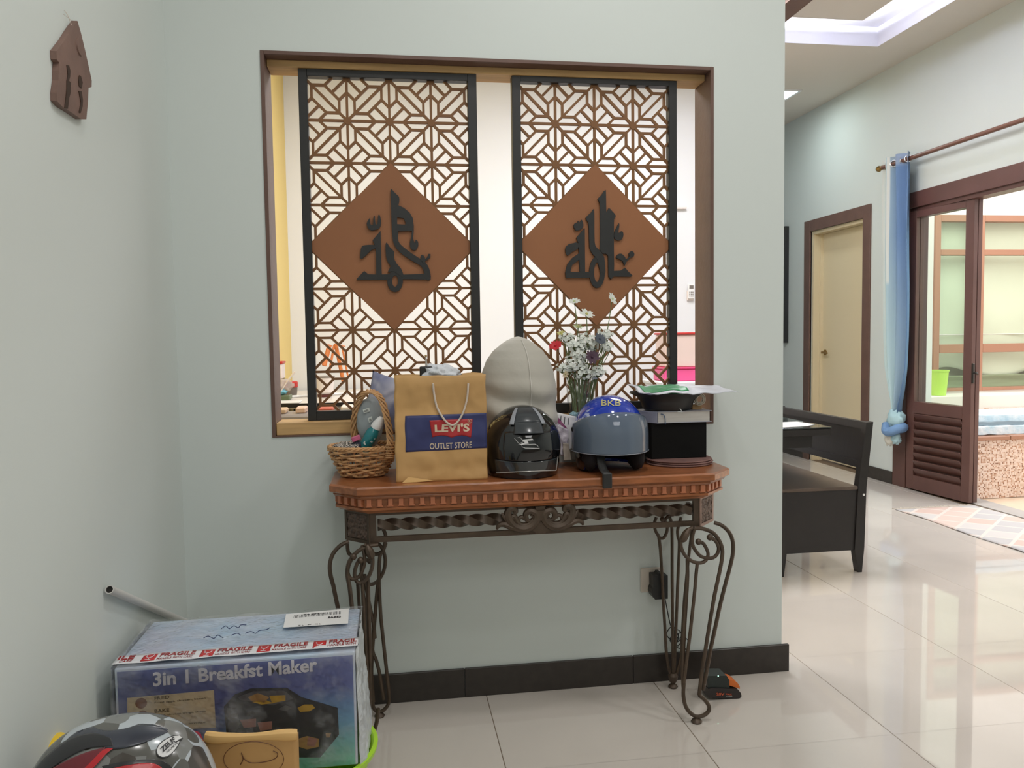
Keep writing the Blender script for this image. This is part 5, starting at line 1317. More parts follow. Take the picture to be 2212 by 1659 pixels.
pk2 = thing('flat_packet', (.96, 2.58, 1.045), 'crumpled white and green plastic packet lying across the black bowl', 'packet')
def pkf(sgn):
    def fn(u, v):
        x0, x1 = .800, 1.128; X_ = x0+(x1-x0)*u; y = 2.485+.195*v
        tw = (math.sin(PI*u)*math.sin(PI*v))**.6
        z = zt1+.0655 + .014*v + .008*nz(X_, y, 0, 16) + .003*nz(X_, y, 3, 40) - .003*u + sgn*.009*tw + (.010*(.15-u)/.15 if u < .15 else 0)*v
        return Vector((X_, y+.01*nz(u, v, 1, 5), z))
    return fn
link('body', B().grid(pkf(1), 50, 24).grid(pkf(-1), 50, 24), mat('white poly bag', (216, 218, 228), .4, bump=.3, bscale=30), pk2, smooth=180)
link('green_print', B().grid(lambda u, v: pkf(1)(.06+.44*u, .10+.72*v)+Vector((0, 0, .0012)), 30, 16), mat('green print', (40, 138, 84), .4, col2=(70, 160, 106), scale=40), pk2, smooth=180, thick=.0004)
link('green_print', B().grid(lambda u, v: pkf(-1)(.22+.2*u, .02+.25*v)-Vector((0, 0, .0014)), 16, 6), 'green print' in MATS and MATS['green print'], pk2, smooth=180, thick=.0004)
cl_ = link('dark_cable_clip', B().tube(cr([onY(1478, 1003, 2.50), onY(1490, 1008, 2.495), onY(1502, 1012, 2.49)], 4), .0016, 5), 'black', None)
for v in cl_.data.vertices: v.co.z = max(v.co.z, TZ+.0002)
cl_['label'] = 'tiny dark wire on the table in front of the place mats'; cl_['category'] = 'wire'

# ================================================================== WALL ORNAMENT (left wall)
xo = -.667
def z7(x, y, xx=xo): return at(60+x*.1567, 20+y*.1567, 0, xx)
ho = thing('wall_ornament', tuple(z7(640, 800)), 'small dark wooden house shaped key plaque hung by a string high on the left wall', 'ornament')
front = [(685,160),(735,330),(790,560),(860,880),(882,985),(880,1070),(838,1085),(828,1300),(808,1515),(740,1515),(600,1420),(480,1345),(402,1262),(400,1150),(425,980),(425,850),(435,740),(402,690),(396,575),(500,440),(600,280)]
M['orn'] = mat('dark stained wood', (120, 94, 84), .6, var=.22, scale=7, bump=.1, bscale=40)
link('plaque', B().prism([z7(*p) for p in front], (-.0125, 0, 0)), 'orn', ho, smooth=0)
M['ornd'] = mat('dark inlay', (58, 38, 26), .7)  # carved shapes drawn as thin dark inlays
for pts in ([(530,770),(560,775),(580,850),(575,930),(560,985),(585,1010),(582,1150),(560,1230),(545,1370),(500,1360),(520,1200),(530,1100),(530,990),(545,900)], [(705,910),(725,920),(750,1010),(735,1090),(700,1060),(690,960)], [(695,1125),(735,1130),(752,1250),(748,1340),(720,1430),(700,1420),(725,1280)]):
    link('carved_key', B().prism([z7(*p) + Vector((.0015, 0, 0)) for p in pts], (-.003, 0, 0)), 'ornd', ho, smooth=0)
dc = z7(712, 520); link('carved_disc', B().lathe([(.001, 0), (.019, 0), (.018, .0025), (.001, .003)], dc, 20, mtx=Matrix.Rotation(PI/2, 4, 'Y')), 'orn', ho)
hs = z7(600, 150, -.67)
link('string', B().tube([hs+Vector((0, 0, -.01)), hs+Vector((-.006, -.004, .010)), hs+Vector((-.009, -.012, .016))], .0006, 4).tube([hs, hs+Vector((-.008, -.02, .004))], .0005, 4), 'rope', ho)

# ================================================================== SOCKET, PLUG, CABLE, BATTERY
so = thing('wall_socket', (.892, WY, .37), 'cream wall socket plate low on the wall behind the right table legs', 'socket')
link('plate', B().box(.850, .936, WY-.008, WY-.0005, .326, .413, bev=.003), mat('cream socket', (206, 196, 184), .4), so, smooth=0)
link('rocker', B().box(.900, .920, WY-.011, WY-.008, .385, .402, bev=.001), 'white', so, smooth=0)
ad = thing('power_adapter', (.905, WY-.03, .355), 'black plug adapter in the low wall socket with a coiled cable', 'adapter')
link('body', B().prism([(.880, WY-.052, .398), (.898, WY-.052, .398), (.903, WY-.052, .405), (.912, WY-.052, .405), (.916, WY-.052, .397), (.934, WY-.052, .395), (.934, WY-.052, .313), (.888, WY-.052, .313), (.880, WY-.052, .322), (.875, WY-.052, .335), (.877, WY-.052, .348), (.881, WY-.052, .356)], (0, .043, 0)), 'black', ad, smooth=0)
cb_ = [onY(1432, 1270, 2.64), onY(1438, 1300, 2.64), onY(1447, 1345, 2.655), onY(1455, 1368, 2.66)]
for k in range(26):
    a = k*.95; cb_.append(onY(1450+17*math.sin(a)*(.6+.4*math.sin(k*1.7))+k*1.1, 1366+16*math.cos(a)+k*1.0, 2.655+.006*math.sin(k*2.3)))
cb_ += [onY(1486, 1405, 2.66), onY(1487, 1385, 2.66), onY(1480, 1378, 2.66)]
link('cable', B().tube(cr(cb_, 5), .0019, 6), 'black', ad)
bt = thing('battery_pack', (1.09, 2.5, 0), 'black and orange power tool battery on the floor beside the right table leg', 'battery')
fz = 0.001
def yz(x, y, yy=2.497): return onY(1520+x*.05426, 1440+y*.05426, yy)
by = 2.497
lowp = [(190, 1240), (190, 900), (340, 850), (1250, 900), (1400, 950), (1490, 1060), (1510, 1180), (1440, 1290), (1330, 1330)]
pts = [Vector((p.x, p.y, max(fz, p.z))) for p in [yz(*q) for q in lowp]]
link('base', B().prism(pts, (0, .075, 0)), mat('dark battery plastic', (44, 38, 38), .35), bt, smooth=0)
up = [(200, 870), (190, 400), (850, 395), (950, 400), (1050, 560), (1060, 820), (1060, 880)]
pts = [yz(*q) for q in up]
link('upper_block', B().prism([p+Vector((0, .006, 0)) for p in pts], (0, .062, 0)), mat('green black plastic', (38, 46, 44), .35), bt, smooth=0)
og = [(1060, 560), (1250, 600), (1420, 720), (1490, 850), (1490, 940), (1300, 870), (1060, 800)]
link('release_button', B().prism([yz(*q)+Vector((0, .01, 0)) for q in og], (0, .05, 0)), mat('orange plastic', (214, 110, 44), .4), bt, smooth=0)
pA_, pB_ = yz(500, 1150), yz(880, 1165)
text('lettering', '20V', mat('orange print', (196, 92, 60), .5), bt, pA_+Vector((0, -.0008, .001)), pB_-pA_, (0, 0, 1), .028, .0095, bold=.03)
pA_, pB_ = yz(880, 1120), yz(1190, 1140)
text('lettering', 'MAX', 'orange print' in MATS and MATS['orange print'], bt, pA_+Vector((0, -.0008, 0)), pB_-pA_, (0, 0, 1), .022, .006, bold=.02)
text('lettering', 'LITHIUM', 'sticker', bt, pA_+Vector((0, -.0008, -.005)), pB_-pA_, (0, 0, 1), .022, .0026)
p = yz(600, 405); link('charge_light', B().ball(p+Vector((0, .004, .001)), .0022, 8), mat('green lamp', (140, 255, 200), emit=(160, 255, 215), estr=3), bt)

# ================================================================== FLOOR BOX GROUP (left)
bs2 = thing('plastic_basin', (-.355, 2.02, 0), 'lime green oval plastic basin under the bubble wrapped carton', 'basin')
link('basin', B().lathe([(.001, .002), (.22, .002), (.235, .01), (.285, .200), (.300, .208), (.302, .220), (.292, .222), (.276, .204), (.226, .014), (.001, .012)], (-.36, 2.0, 0), 56, sy=.82), mat('lime green basin', (176, 226, 60), .35), bs2)
gx0, gx1, gy0, gy1, gz0, gz1 = -.640, -.103, 1.885, 2.19, .2225, .498
th_ = -.02
crt = thing('appliance_carton', (-.37, 2.04, gz0), 'bubble wrapped blue breakfast maker carton with fragile tape, on the lime basin', 'carton')
cen = Vector((-.37, 2.04, 0)); RZ = Matrix.Rotation(.005, 3, 'Z')
def G(u, z, d=0): # u 0..1 across the front, z 0..1 up, d depth outwards from the front
    p = Vector((gx0+(gx1-gx0)*u, gy0-d, gz0+(gz1-gz0)*z)); return cen*0+p
def gpx(px, py):
    p = onY(px, py, gy0); return (p.x-gx0)/(gx1-gx0), (p.z-gz0)/(gz1-gz0)
def cartm(nt, bs):
    tc = nt.nodes.new('ShaderNodeTexCoord'); sp_ = nt.nodes.new('ShaderNodeSeparateXYZ'); nt.links.new(tc.outputs['Object'], sp_.inputs[0])
    mr = nt.nodes.new('ShaderNodeMapRange'); mr.inputs[1].default_value = gz0; mr.inputs[2].default_value = gz1; nt.links.new(sp_.outputs[2], mr.inputs[0])
    r = nt.nodes.new('ShaderNodeValToRGB'); nt.links.new(mr.outputs[0], r.inputs[0])
    E = r.color_ramp.elements; E[0].color = lin((136, 208, 192)); E[0].position = .1; E[1].color = lin((92, 106, 172)); E[1].position = .72
    e = E.new(.4); e.color = lin((112, 170, 208)); e = E.new(.9); e.color = lin((100, 112, 172))
    mr2 = nt.nodes.new('ShaderNodeMapRange'); mr2.inputs[1].default_value = gx0; mr2.inputs[2].default_value = gx1; nt.links.new(sp_.outputs[0], mr2.inputs[0])
    mx = nt.nodes.new('ShaderNodeMix'); mx.data_type = 'RGBA'; mx.inputs['A'].default_value = lin((94, 106, 162)); nt.links.new(r.outputs[0], mx.inputs['B'])
    m4 = nt.nodes.new('ShaderNodeMapRange'); m4.inputs[1].default_value = .35; m4.inputs[2].default_value = .8; nt.links.new(mr2.outputs[0], m4.inputs[0]); nt.links.new(m4.outputs[0], mx.inputs['Factor'])
    nt.links.new(mx.outputs['Result'], bs.inputs['Base Color']); bs.inputs['Coat Weight'].default_value = .6; bs.inputs['Coat Roughness'].default_value = .12
    v = nt.nodes.new('ShaderNodeTexVoronoi'); v.inputs['Scale'].default_value = 95; nt.links.new(tc.outputs['Object'], v.inputs['Vector'])
    n = nt.nodes.new('ShaderNodeTexNoise'); n.inputs['Scale'].default_value = 18; nt.links.new(tc.outputs['Object'], n.inputs['Vector'])
    ad = nt.nodes.new('ShaderNodeMath'); ad.operation = 'MULTIPLY_ADD'; nt.links.new(n.outputs['Fac'], ad.inputs[0]); ad.inputs[1].default_value = 2.5; nt.links.new(v.outputs['Distance'], ad.inputs[2])
    bp = nt.nodes.new('ShaderNodeBump'); bp.inputs['Strength'].default_value = .5; bp.inputs['Distance'].default_value = .004; nt.links.new(ad.outputs[0], bp.inputs['Height']); nt.links.new(bp.outputs[0], bs.inputs['Coat Normal'])
cmat = texmat('blue gradient carton print', cartm, .4)
M['wrapblue'] = mat('pale blue carton under wrap', (186, 214, 236), .3, col2=(208, 210, 226), scale=6, coat=.7, bump=.2, bscale=90, bdist=.004)
M['bwrap'] = mat('frosted bubble wrap', (200, 206, 210), .3, bump=.8, bscale=70, bdist=.006, var=.12, scale=14)
link('box', B().box(gx0, gx1, gy0, gy1, gz0, gz1, bev=.004, seg=2), 'wrapblue', crt, smooth=0)
f0 = gpx(237, 1453); 
link('front_print', B().box(gx0+.006, gx1-.006, gy0-.0006, gy0+.001, gz0+.002, gz1-.008), cmat, crt, smooth=0)
# bubble wrap layer: lumpy translucent skin on top and right side
wm = bpy.data.materials.new('clear bubble wrap'); wm.use_nodes = True; nt = wm.node_tree; nt.nodes.clear()
oo = nt.nodes.new('ShaderNodeOutputMaterial'); m1 = nt.nodes.new('ShaderNodeMixShader'); m2 = nt.nodes.new('ShaderNodeMixShader')
tr = nt.nodes.new('ShaderNodeBsdfTransparent'); tr.inputs[0].default_value = (1, 1, 1, 1); gs = nt.nodes.new('ShaderNodeBsdfGlossy'); gs.inputs['Roughness'].default_value = .14
df = nt.nodes.new('ShaderNodeBsdfDiffuse'); df.inputs[0].default_value = lin((226, 230, 236)); fr = nt.nodes.new('ShaderNodeFresnel'); fr.inputs[0].default_value = 1.25
tc = nt.nodes.new('ShaderNodeTexCoord'); v = nt.nodes.new('ShaderNodeTexVoronoi'); v.inputs['Scale'].default_value = 105; nt.links.new(tc.outputs['Object'], v.inputs['Vector'])
n = nt.nodes.new('ShaderNodeTexNoise'); n.inputs['Scale'].default_value = 15; n.inputs['Detail'].default_value = 6; nt.links.new(tc.outputs['Object'], n.inputs['Vector'])
ad = nt.nodes.new('ShaderNodeMath'); ad.operation = 'MULTIPLY_ADD'; nt.links.new(n.outputs['Fac'], ad.inputs[0]); ad.inputs[1].default_value = 1.2; nt.links.new(v.outputs['Distance'], ad.inputs[2])
bp = nt.nodes.new('ShaderNodeBump'); bp.inputs['Strength'].default_value = .55; bp.inputs['Distance'].default_value = .003; nt.links.new(ad.outputs[0], bp.inputs['Height'])
for s_ in (gs, df, fr): nt.links.new(bp.outputs[0], s_.inputs['Normal'])
rp = nt.nodes.new('ShaderNodeMapRange'); rp.inputs[1].default_value = .45; rp.inputs[2].default_value = .75; rp.inputs[3].default_value = .03; rp.inputs[4].default_value = .36; nt.links.new(n.outputs['Fac'], rp.inputs[0])
nt.links.new(rp.outputs[0], m1.inputs[0]); nt.links.new(tr.outputs[0], m1.inputs[1]); nt.links.new(df.outputs[0], m1.inputs[2]); nt.links.new(fr.outputs[0], m2.inputs[0]); nt.links.new(m1.outputs[0], m2.inputs[1]); nt.links.new(gs.outputs[0], m2.inputs[2]); nt.links.new(m2.outputs[0], oo.inputs[0])
def wrapf(u, v):    # profile runs up the front and back over the top
    x = gx0-.008+(gx1-gx0+.016)*u; L1, L2 = .27, .31; s_ = v*(L1+L2)
    lum = .0012*nz(x, s_, 0, 45)+.0022*nz(x, s_, 5, 14)
    if s_ < L1-.01: return Vector((x, gy0-.0075-lum, gz0+.004+s_))
    if s_ < L1+.01:
        a = (s_-L1+.01)/.02*PI/2; return Vector((x, gy0+.004-(.0115+lum)*math.cos(a), gz1-.006+(.012+lum)*math.sin(a)))
    return Vector((x, gy0+.004+(s_-L1-.01), gz1+.006+lum))
link('bubble_wrap', B().grid(wrapf, 90, 100), wm, crt, smooth=180)
def wside(u, v):
    y = gy0+.002+(gy1-gy0)*u; z = gz0-.004+(gz1-gz0+.006)*v
    bul = .005+.022*(1-v)**1.2*(.7+.3*math.sin(u*3)) + .006*nz(y, z, 0, 22)+.003*nz(y, z, 2, 60)
    return Vector((gx1+bul*min(1, min(u*9, (1-u)*9)+.25), y, z))
link('wrap_side', B().grid(wside, 40, 50), 'bwrap', crt, smooth=180)
def wl_(u, v):
    y = gy0+.002+(gy1-gy0)*u; z = gz0+.002+(gz1-gz0)*v
    return Vector((gx0-.007-.003*nz(y, z, 0, 30), y, z))
link('wrap_side', B().grid(wl_, 20, 24), 'bwrap', crt, smooth=180)
# fragile tape wrapped over the top front edge
M['tapew'] = mat('white printed tape', (226, 226, 230), .25); M['tapered'] = mat('red tape print', (190, 36, 40), .4); M['tapet'] = mat('brown red tape print', (150, 40, 44), .4)
zt = gz1+.0085
# the tape lies on the top face close to its front edge; (u across, v towards the front)
ty0, ty1 = gy0+.004, gy0+.066
def tapep(a, v, h=0): return Vector((a, ty1-.052*v-.012*(1-(a-gx0)/(gx1-gx0)), zt+h+.0016*nz(a, v, 0, 20)))
link('tape', B().grid(lambda u, v: tapep(gx0-.006+(gx1-gx0+.012)*u, v, .0004), 60, 4), 'tapew', crt, smooth=180, thick=.0004)
def ttx(x0, w, v0, h): return lambda a, b_, c: tapep(x0+w*a, v0-h*b_, .0011+c)
step = .128
for k in range(5):
    x0 = gx0-.075+step*k
    if x0 > gx0-.01:
        link('tape_symbol', B().grid(lambda u, v, x0=x0: tapep(x0+.030*u, .12+.76*v, .0009), 6, 4), 'tapered', crt, smooth=180, thick=.0002)
        cc = x0+.015
        link('tape_symbol', B().tube([tapep(cc-.008, .25, .0014), tapep(cc-.006, .48, .0014), tapep(cc, .58, .0014), tapep(cc+.006, .48, .0014), tapep(cc+.008, .25, .0014)], .0009, 4).tube([tapep(cc, .58, .0014), tapep(cc, .78, .0014)], .0008, 4).tube([tapep(cc-.006, .8, .0014), tapep(cc+.006, .8, .0014)], .0008, 4), 'tapew', crt)
        full_ = x0+.037+.078 < gx1+.004
        s1, s2, w_ = ('FRAGILE', 'HANDLE WITH CARE', .078) if full_ else ('FRAGIL', 'HANDLE WITH', .066)
        if x0+.037+w_ > gx1+.006: w_ = gx1-x0-.037; s1, s2 = 'FRA', 'HAND'
        text('tape_print', s1, 'tapet', crt, (0, 0, 0), (1, 0, 0), (0, 0, 1), 1, 1, fn=ttx(x0+.037, w_, .52, .42), depth=.0002, bold=.03)
        text('tape_print', s2, 'tapet', crt, (0, 0, 0), (1, 0, 0), (0, 0, 1), 1, 1, fn=ttx(x0+.035, w_, .86, .24), depth=.0002)
    else:
        text('tape_print', 'ILE', 'tapet', crt, (0, 0, 0), (1, 0, 0), (0, 0, 1), 1, 1, fn=ttx(gx0-.002, .036, .52, .42), depth=.0002, bold=.03)
        text('tape_print', 'CARE', 'tapet', crt, (0, 0, 0), (1, 0, 0), (0, 0, 1), 1, 1, fn=ttx(gx0+.006, .028, .86, .24), depth=.0002)
# shipping label and scribble on the top
def topq(px, py, h=.0): return at(px, py, 2, zt+h)
lab = [topq(612, 1356, .001), topq(618, 1327, .001), topq(754, 1315, .001), topq(752, 1347, .001)]
link('shipping_label', B().prism(lab, (0, 0, .0006)), 'white', crt, smooth=0)
b = B(); random.seed(3)
a0, a1 = topq(634, 1335, .002), topq(738, 1326, .002); up_ = (topq(754, 1315, .002)-topq(752, 1347, .002)).normalized()
for k in range(34):
    p = a0.lerp(a1, k/34); w_ = random.choice((.0008, .0014, .002)); b.prism([p, p+Vector((w_, 0, 0)), p+Vector((w_, 0, 0))+up_*.022, p+up_*.022], (0, 0, .0004))
link('barcode', b, mat('grey print', (110, 110, 112), .6), crt, smooth=0)
text('label_print', 'ZA 07310 51', 'ink', crt, topq(655, 1329, .002), (1, 0.02, 0), up_, .07, .006)
text('label_print', 'EAZE3', 'ink', crt, topq(709, 1336, .002), (1, 0.02, 0), up_, .032, .012, bold=.02)
text('label_print', 'K L    W    N L', 'ink', crt, topq(645, 1352, .002), (1, 0.02, 0), up_, .055, .005)
b = B()
for row in ([(478, 1358), (488, 1352), (495, 1358), (505, 1352), (515, 1356), (520, 1350), (532, 1350)], [(440, 1378), (450, 1374), (462, 1379), (470, 1372), (482, 1378)], [(500, 1372), (512, 1368), (520, 1372)], [(530, 1368), (542, 1364), (552, 1368), (560, 1362), (575, 1360), (583, 1356)]):
    b.tube(cr([topq(x, y, .003) for x, y in row], 4), .0011, 4)
link('scribble', b, mat('marker ink', (40, 52, 96), .5), crt)
# front lettering and pictures
M['cprint'] = mat('pale print', (236, 234, 242), .4)
def F(px, py, d=.0014): p = onY(px, py, gy0-d); return p
U_ = (F(690, 1440)-F(330, 1482)); pA_, pB_ = F(331, 1483), F(686, 1455)
text('lettering', '3in 1 Breakfst Maker', 'cprint', crt, pA_, (1, 0, .02), (0, 0, 1), (pB_-pA_).length, .033, bold=.03, depth=.0004)
M['cpan'] = mat('cream panel print', (226, 208, 172), .5)
link('info_panel', B().prism([F(275, 1508), F(275, 1580), F(466, 1572), F(462, 1491)][::1], (0, .001, 0)), 'cpan', crt, smooth=0)
M['brpr'] = mat('brown print', (140, 84, 44), .5); M['olpr'] = mat('olive print', (112, 96, 60), .5)
for px_, py_ in ((305, 1519), (308, 1546), (308, 1572)):
    link('info_dot', disc(F(px_, py_, .002), Vector((1, 0, 0)), Vector((0, 0, 1)), .0125), 'brpr', crt, smooth=0)
for s1, s2, y1_, y2_ in (('FRIED', 'Fried eggs, chicken, bacon', 1512, 1521), ('BAKE', 'Bread, chicken wings, chops', 1540, 1549), ('COOK', 'Milk, coffee, porridge', 1565, 1573)):
    text('lettering', s1, 'olpr', crt, F(334, y1_, .002), (1, 0, .02), (0, 0, 1), .032, .008, depth=.0004, bold=.02)
    text('lettering', s2, 'olpr', crt, F(334, y2_, .002), (1, 0, .02), (0, 0, 1), .112, .005, depth=.0004)
def P5(x, y, d): return onY(200+x*.2893, 1240+y*.2893, gy0-d)
def pr(pts, m, d=.002, nm='picture'): link(nm, B().prism([P5(x, y, d) for x, y in pts], (0, .0008, 0)), m, crt, smooth=0)
M['pk'] = mat('dark print', (46, 44, 52), .45); M['pg'] = mat('grey picture print', (96, 96, 100), .4); M['py'] = mat('yellow picture print', (206, 164, 52), .5); M['po'] = mat('egg print', (184, 142, 84), .5); M['pr'] = mat('peach picture print', (176, 124, 110), .5)
pr([(980, 990), (1060, 900), (1180, 855), (1450, 850), (1560, 920), (1830, 1000), (1840, 1200), (1700, 1370), (1540, 1370), (1480, 1200), (1000, 1200)], 'pk', .0018)
pr([(1005, 1000), (1070, 1010), (1100, 1120), (1060, 1195), (1015, 1195)], 'pg', .0024); pr([(1085, 920), (1200, 875), (1430, 870), (1500, 930), (1350, 980), (1100, 940)], 'pg', .0024)
pr([(1160, 920), (1230, 890), (1320, 920), (1280, 960), (1180, 945)], 'po', .003); pr([(1320, 910), (1440, 905), (1440, 945), (1340, 965)], 'py', .003); pr([(1190, 955), (1300, 945), (1350, 965), (1260, 975)], 'py', .003)
pr([(1530, 1000), (1580, 975), (1640, 975), (1660, 1000), (1620, 1025), (1550, 1030)], 'py', .003); pr([(1385, 1010), (1440, 980), (1490, 1000), (1440, 1025)], 'pg', .003)
pr([(1100, 1090), (1220, 1080), (1220, 1140), (1130, 1150)], 'pr', .003); pr([(1230, 1110), (1340, 1100), (1340, 1160), (1250, 1170)], 'pr', .003)
pr([(1540, 1230), (1600, 1210), (1690, 1230), (1690, 1290), (1600, 1310), (1540, 1290)], 'po', .003); pr([(1610, 1220), (1680, 1230), (1660, 1290), (1600, 1280)], 'pr', .0036); pr([(1740, 1190), (1780, 1190), (1770, 1220), (1745, 1220)], 'po', .003)
# white pipe
pi_ = thing('white_pipe', (-.655, 2.4, .45), 'white plastic pipe leaning in the corner behind the wrapped carton', 'pipe')
a_, b_ = at(242, 1273, 0, -.660), at(408, 1345, 0, -.660)
e_ = a_+(b_-a_)*1.06
dd = (e_-a_).normalized(); qm = dd.to_track_quat('Z', 'Y').to_matrix().to_4x4(); L_ = (e_-a_).length
link('tube', B().lathe([(.0078, 0), (.0100, 0), (.0100, L_), (.0078, L_), (.0078, 0)], a_+Vector((-.006, 0, 0)), 20, mtx=qm, caps=False), mat('white pvc', (206, 204, 200), .4), pi_)
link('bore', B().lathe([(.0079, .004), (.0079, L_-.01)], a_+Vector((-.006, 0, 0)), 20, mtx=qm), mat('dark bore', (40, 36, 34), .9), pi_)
# support carton (below the frame), helmet, envelope, yellow cup, red cloth
spx = thing('cardboard_carton', (-.44, 1.56, 0), 'plain brown cardboard carton holding the camouflage helmet and folded kraft carton, mostly out of frame', 'carton')
link('body', B().box(-.668, -.19, 1.36, 1.735, .001, .26, bev=.003), 'kraft', spx, smooth=0)
hcz = (-.504, 1.50, .392); HZ = (.168, .118, .160, .10)
zh = thing('camouflage_helmet', (hcz[0], hcz[1], .26), 'grey camouflage motorcycle helmet with red and black bands, in the lower left corner', 'helmet')
def camo(nt, bs):
    tc = nt.nodes.new('ShaderNodeTexCoord'); v = nt.nodes.new('ShaderNodeTexVoronoi'); v.inputs['Scale'].default_value = 26; nt.links.new(tc.outputs['Object'], v.inputs['Vector'])
    s_ = nt.nodes.new('ShaderNodeSeparateColor'); nt.links.new(v.outputs['Color'], s_.inputs[0]); r = nt.nodes.new('ShaderNodeValToRGB'); r.color_ramp.interpolation = 'CONSTANT'; nt.links.new(s_.outputs[0], r.inputs[0]); nt.links.new(r.outputs[0], bs.inputs['Base Color'])
    E = r.color_ramp.elements; E[0].color = lin((92, 92, 88)); E[1].position = .32; E[1].color = lin((126, 128, 126))
    e = E.new(.6); e.color = lin((74, 70, 66)); e = E.new(.82); e.color = lin((180, 188, 194))
    bs.inputs['Coat Weight'].default_value = .15
link('shell', B().grid(shell(hcz, *HZ, 2.2, pw=.75), 84, 36), texmat('grey camouflage', camo, .2), zh, smooth=180)
def zh_pt(px, py, off=.003):
    y = hcz[1]-HZ[1]
    for _ in range(40):
        P = onY(px, py, y); x, z = P.x-hcz[0], P.z-hcz[2]
        k = max(.02, 1-(z/HZ[2])**2)**.375 if z >= 0 else 1-.1*(-z/HZ[3])**1.6
        rx, ry = HZ[0]*k, HZ[1]*k; q = max(-.97, min(.97, x/rx))
        y = .75*y+.25*(hcz[1]-ry*math.sqrt(1-q*q)-off)
    P = onY(px, py, y); x = P.x-hcz[0]
    if abs(x) > .97*rx: P.x = hcz[0]+math.copysign(.97*rx+off, x)
    if P.z-hcz[2] > HZ[2]*.985: P.z = hcz[2]+HZ[2]*.985
    return P
def decal(polyt, polyb, m, nm, off=.003, nu=40, nv=10):   # strip between two pixel curves
    T_, B_ = cr([(p[0], p[1], 0) for p in polyt], 8), cr([(p[0], p[1], 0) for p in polyb], 8)
    def fn(u, v):
        a = T_[min(len(T_)-1, int(round(u*(len(T_)-1))))]; c = B_[min(len(B_)-1, int(round(u*(len(B_)-1))))]
        p = a.lerp(c, v); return zh_pt(p.x, p.y, off)
    link(nm, B().grid(fn, nu, nv), m, zh, smooth=180, thick=.0008)
M['slate'] = mat('slate blue band', (52, 56, 68), .25, coat=.4); M['bandk'] = mat('black band', (34, 34, 38), .3, coat=.3); M['bandr'] = mat('red band', (188, 30, 40), .3, coat=.3); M['bandd'] = mat('dark red band', (110, 30, 42), .3, coat=.3)
decal([(150, 1592), (190, 1568), (240, 1562), (300, 1563), (350, 1568), (362, 1580)], [(95, 1650), (150, 1622), (200, 1604), (240, 1618), (300, 1608), (362, 1582)], 'slate', 'band')
decal([(75, 1659), (110, 1625), (150, 1596), (200, 1584), (240, 1595)], [(90, 1675), (140, 1640), (185, 1618), (225, 1612), (245, 1612)], 'bandk', 'band', .004)
decal([(105, 1664), (150, 1640), (190, 1624), (228, 1614)], [(120, 1680), (160, 1675), (190, 1665), (205, 1650)], 'bandd', 'band', .005)
decal([(180, 1662), (200, 1642), (220, 1622), (234, 1616)], [(192, 1668), (212, 1648), (230, 1628), (244, 1617)], 'bandr', 'band', .006)
decal([(220, 1655), (270, 1645), (320, 1640), (355, 1645), (375, 1662)], [(225, 1663), (270, 1654), (320, 1648), (345, 1655), (355, 1668)], 'bandk', 'band', .005)
decal([(225, 1664), (270, 1654), (320, 1648), (345, 1655), (358, 1668)], [(225, 1680), (270, 1678), (320, 1676), (340, 1676), (358, 1680)], 'bandr', 'band', .005)
# emblem
ec = (365, 1611)
def ell(rx, ry, off, n=28):
    an = -.72; out = []
    for i in range(n):
        a = 2*PI*i/n; ex, ey = rx*math.cos(a), ry*math.sin(a)*(1-.25*math.cos(a))
        out.append(zh_pt(ec[0]+ex*math.cos(an)-ey*math.sin(an), ec[1]+ex*math.sin(an)+ey*math.cos(an), off))
    return out
def fan(pts, m, nm):
    b = B(); c = sum(pts, Vector())/len(pts); b.add([c]+pts, [(0, i+1, (i+1) % len(pts)+1) for i in range(len(pts))]); link(nm, b, m, zh, smooth=0, thick=.0006)
fan(ell(32, 17, .0045), 'bandk', 'emblem'); fan(ell(30, 15, .0055), 'wlogo', 'emblem')
an = -.72
def etx(x0, y0, w_, h_, off):
    def fn(a, b_2, c):
        ex, ey = x0+a*w_, y0-b_2*h_; return zh_pt(ec[0]+ex*math.cos(an)-ey*math.sin(an), ec[1]+ex*math.sin(an)+ey*math.cos(an), off+c)
    return fn
text('emblem_print', 'ZEUS', 'ink', zh, (0, 0, 0), (1, 0, 0), (0, 0, 1), 1, 1, fn=etx(-19, 2, 40, 11, .0062), bold=.03)
text('emblem_print', 'HELMETS', 'ink', zh, (0, 0, 0), (1, 0, 0), (0, 0, 1), 1, 1, fn=etx(-12, 9, 30, 4, .0062))
link('edge_trim', B().grid(shell(hcz, *HZ, 2.1, .8, .98, 1.45, .004, pw=.75), 10, 20), mat('brown black rubber', (64, 50, 46), .6), zh, smooth=180, thick=.003)
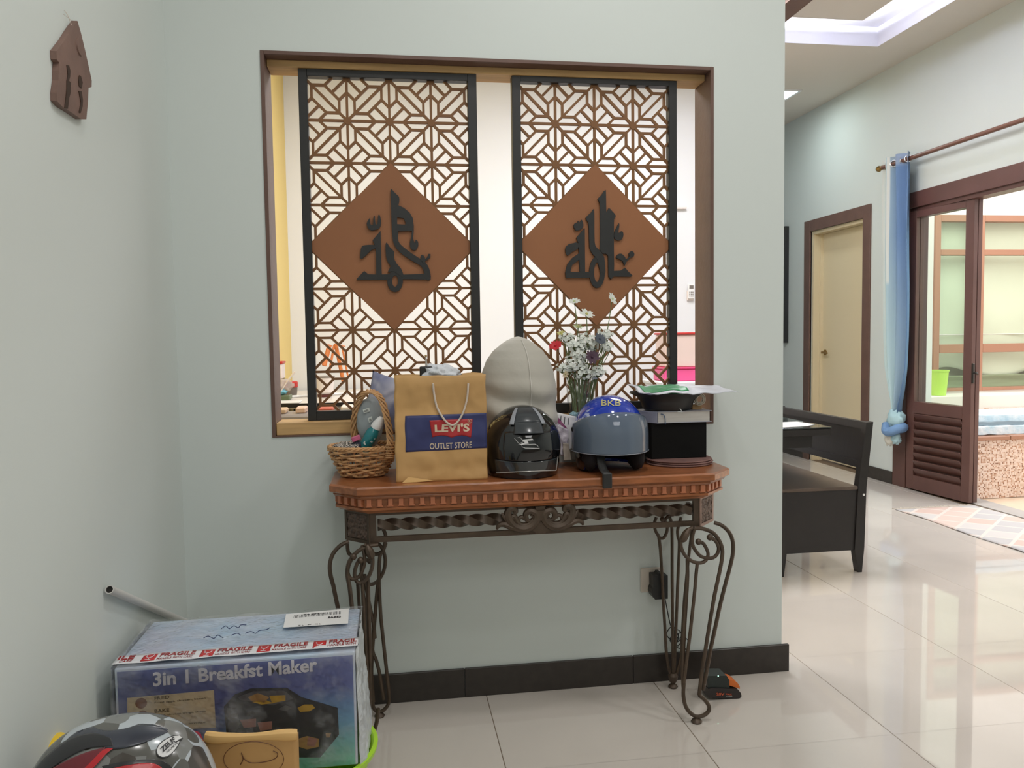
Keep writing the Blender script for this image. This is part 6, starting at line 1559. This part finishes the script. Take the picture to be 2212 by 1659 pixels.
# kraft folded carton in front
ke = thing('kraft_envelope', (-.30, 1.62, .26), 'brown kraft envelope with rolled top edge and pen doodle, in front of the blue carton', 'envelope')
yk = 1.62
k0, k1 = onY(444, 1597, yk), onY(642, 1592, yk)
def kef(u, v):
    x = k0.x-.03*(1-v)*(1-u)*0+(k1.x-k0.x)*u; z = .2605+(k0.z+(k1.z-k0.z)*u-.2605)*v
    return Vector((x-.04*(v)*(0), yk-.004*math.sin(PI*u)+.002*nz(x, z, 0, 20), z))
link('front', B().grid(kef, 20, 20), 'kraft', ke, smooth=180, thick=.002)
link('back', B().grid(lambda u, v: kef(u, v)+Vector((0, .02, 0)), 20, 8), 'kraft', ke, smooth=180, thick=.002)
tp = [onY(443, 1592, yk), onY(470, 1596, yk-.004), onY(540, 1594, yk-.004), onY(600, 1590, yk-.003), onY(641, 1589, yk)]
link('rolled_edge', B().tube([p+Vector((0, .003, 0)) for p in cr(tp, 5)], lambda t: .008+.0015*math.sin(t*9), 10, flat=1.3), mat('kraft light', (224, 182, 118), .6), ke)
b = B()
el = [onY(548+65*math.cos(a), 1640+38*math.sin(a), yk-.008) for a in [2*PI*i/30 for i in range(30)]]
b.tube(el, .0007, 4, closed=True)
b.tube(cr([onY(x, y, yk-.0085) for x, y in [(519, 1652), (525, 1640), (521, 1626), (528, 1640), (545, 1648), (575, 1645), (595, 1638), (600, 1628), (590, 1622)]], 4), .0009, 4)
link('pen_doodle', b, mat('brown ink', (96, 58, 36), .6), ke)
yc = thing('yellow_cup', tuple(onY(100, 1604, 1.66)), 'yellow rounded cap peeking behind the camouflage helmet by the left wall', 'cap')
cq = onY(108, 1612, 1.66)
link('body', B().lathe([(.036, .2603-cq.z), (.040, -.03), (.038, 0), (.030, .014), (.016, .020), (.001, .021)], (cq.x, 1.66, cq.z), 24), mat('yellow plastic', (226, 190, 40), .4), yc)
rc_ = link('red_cloth', blob((-.445, 1.70, .30), .07, .022, .11, .35), mat('crimson cloth', (150, 36, 52), .8), None, smooth=180)
rc_['label'] = 'bit of crimson cloth between the camouflage helmet and the kraft envelope'; rc_['category'] = 'cloth'
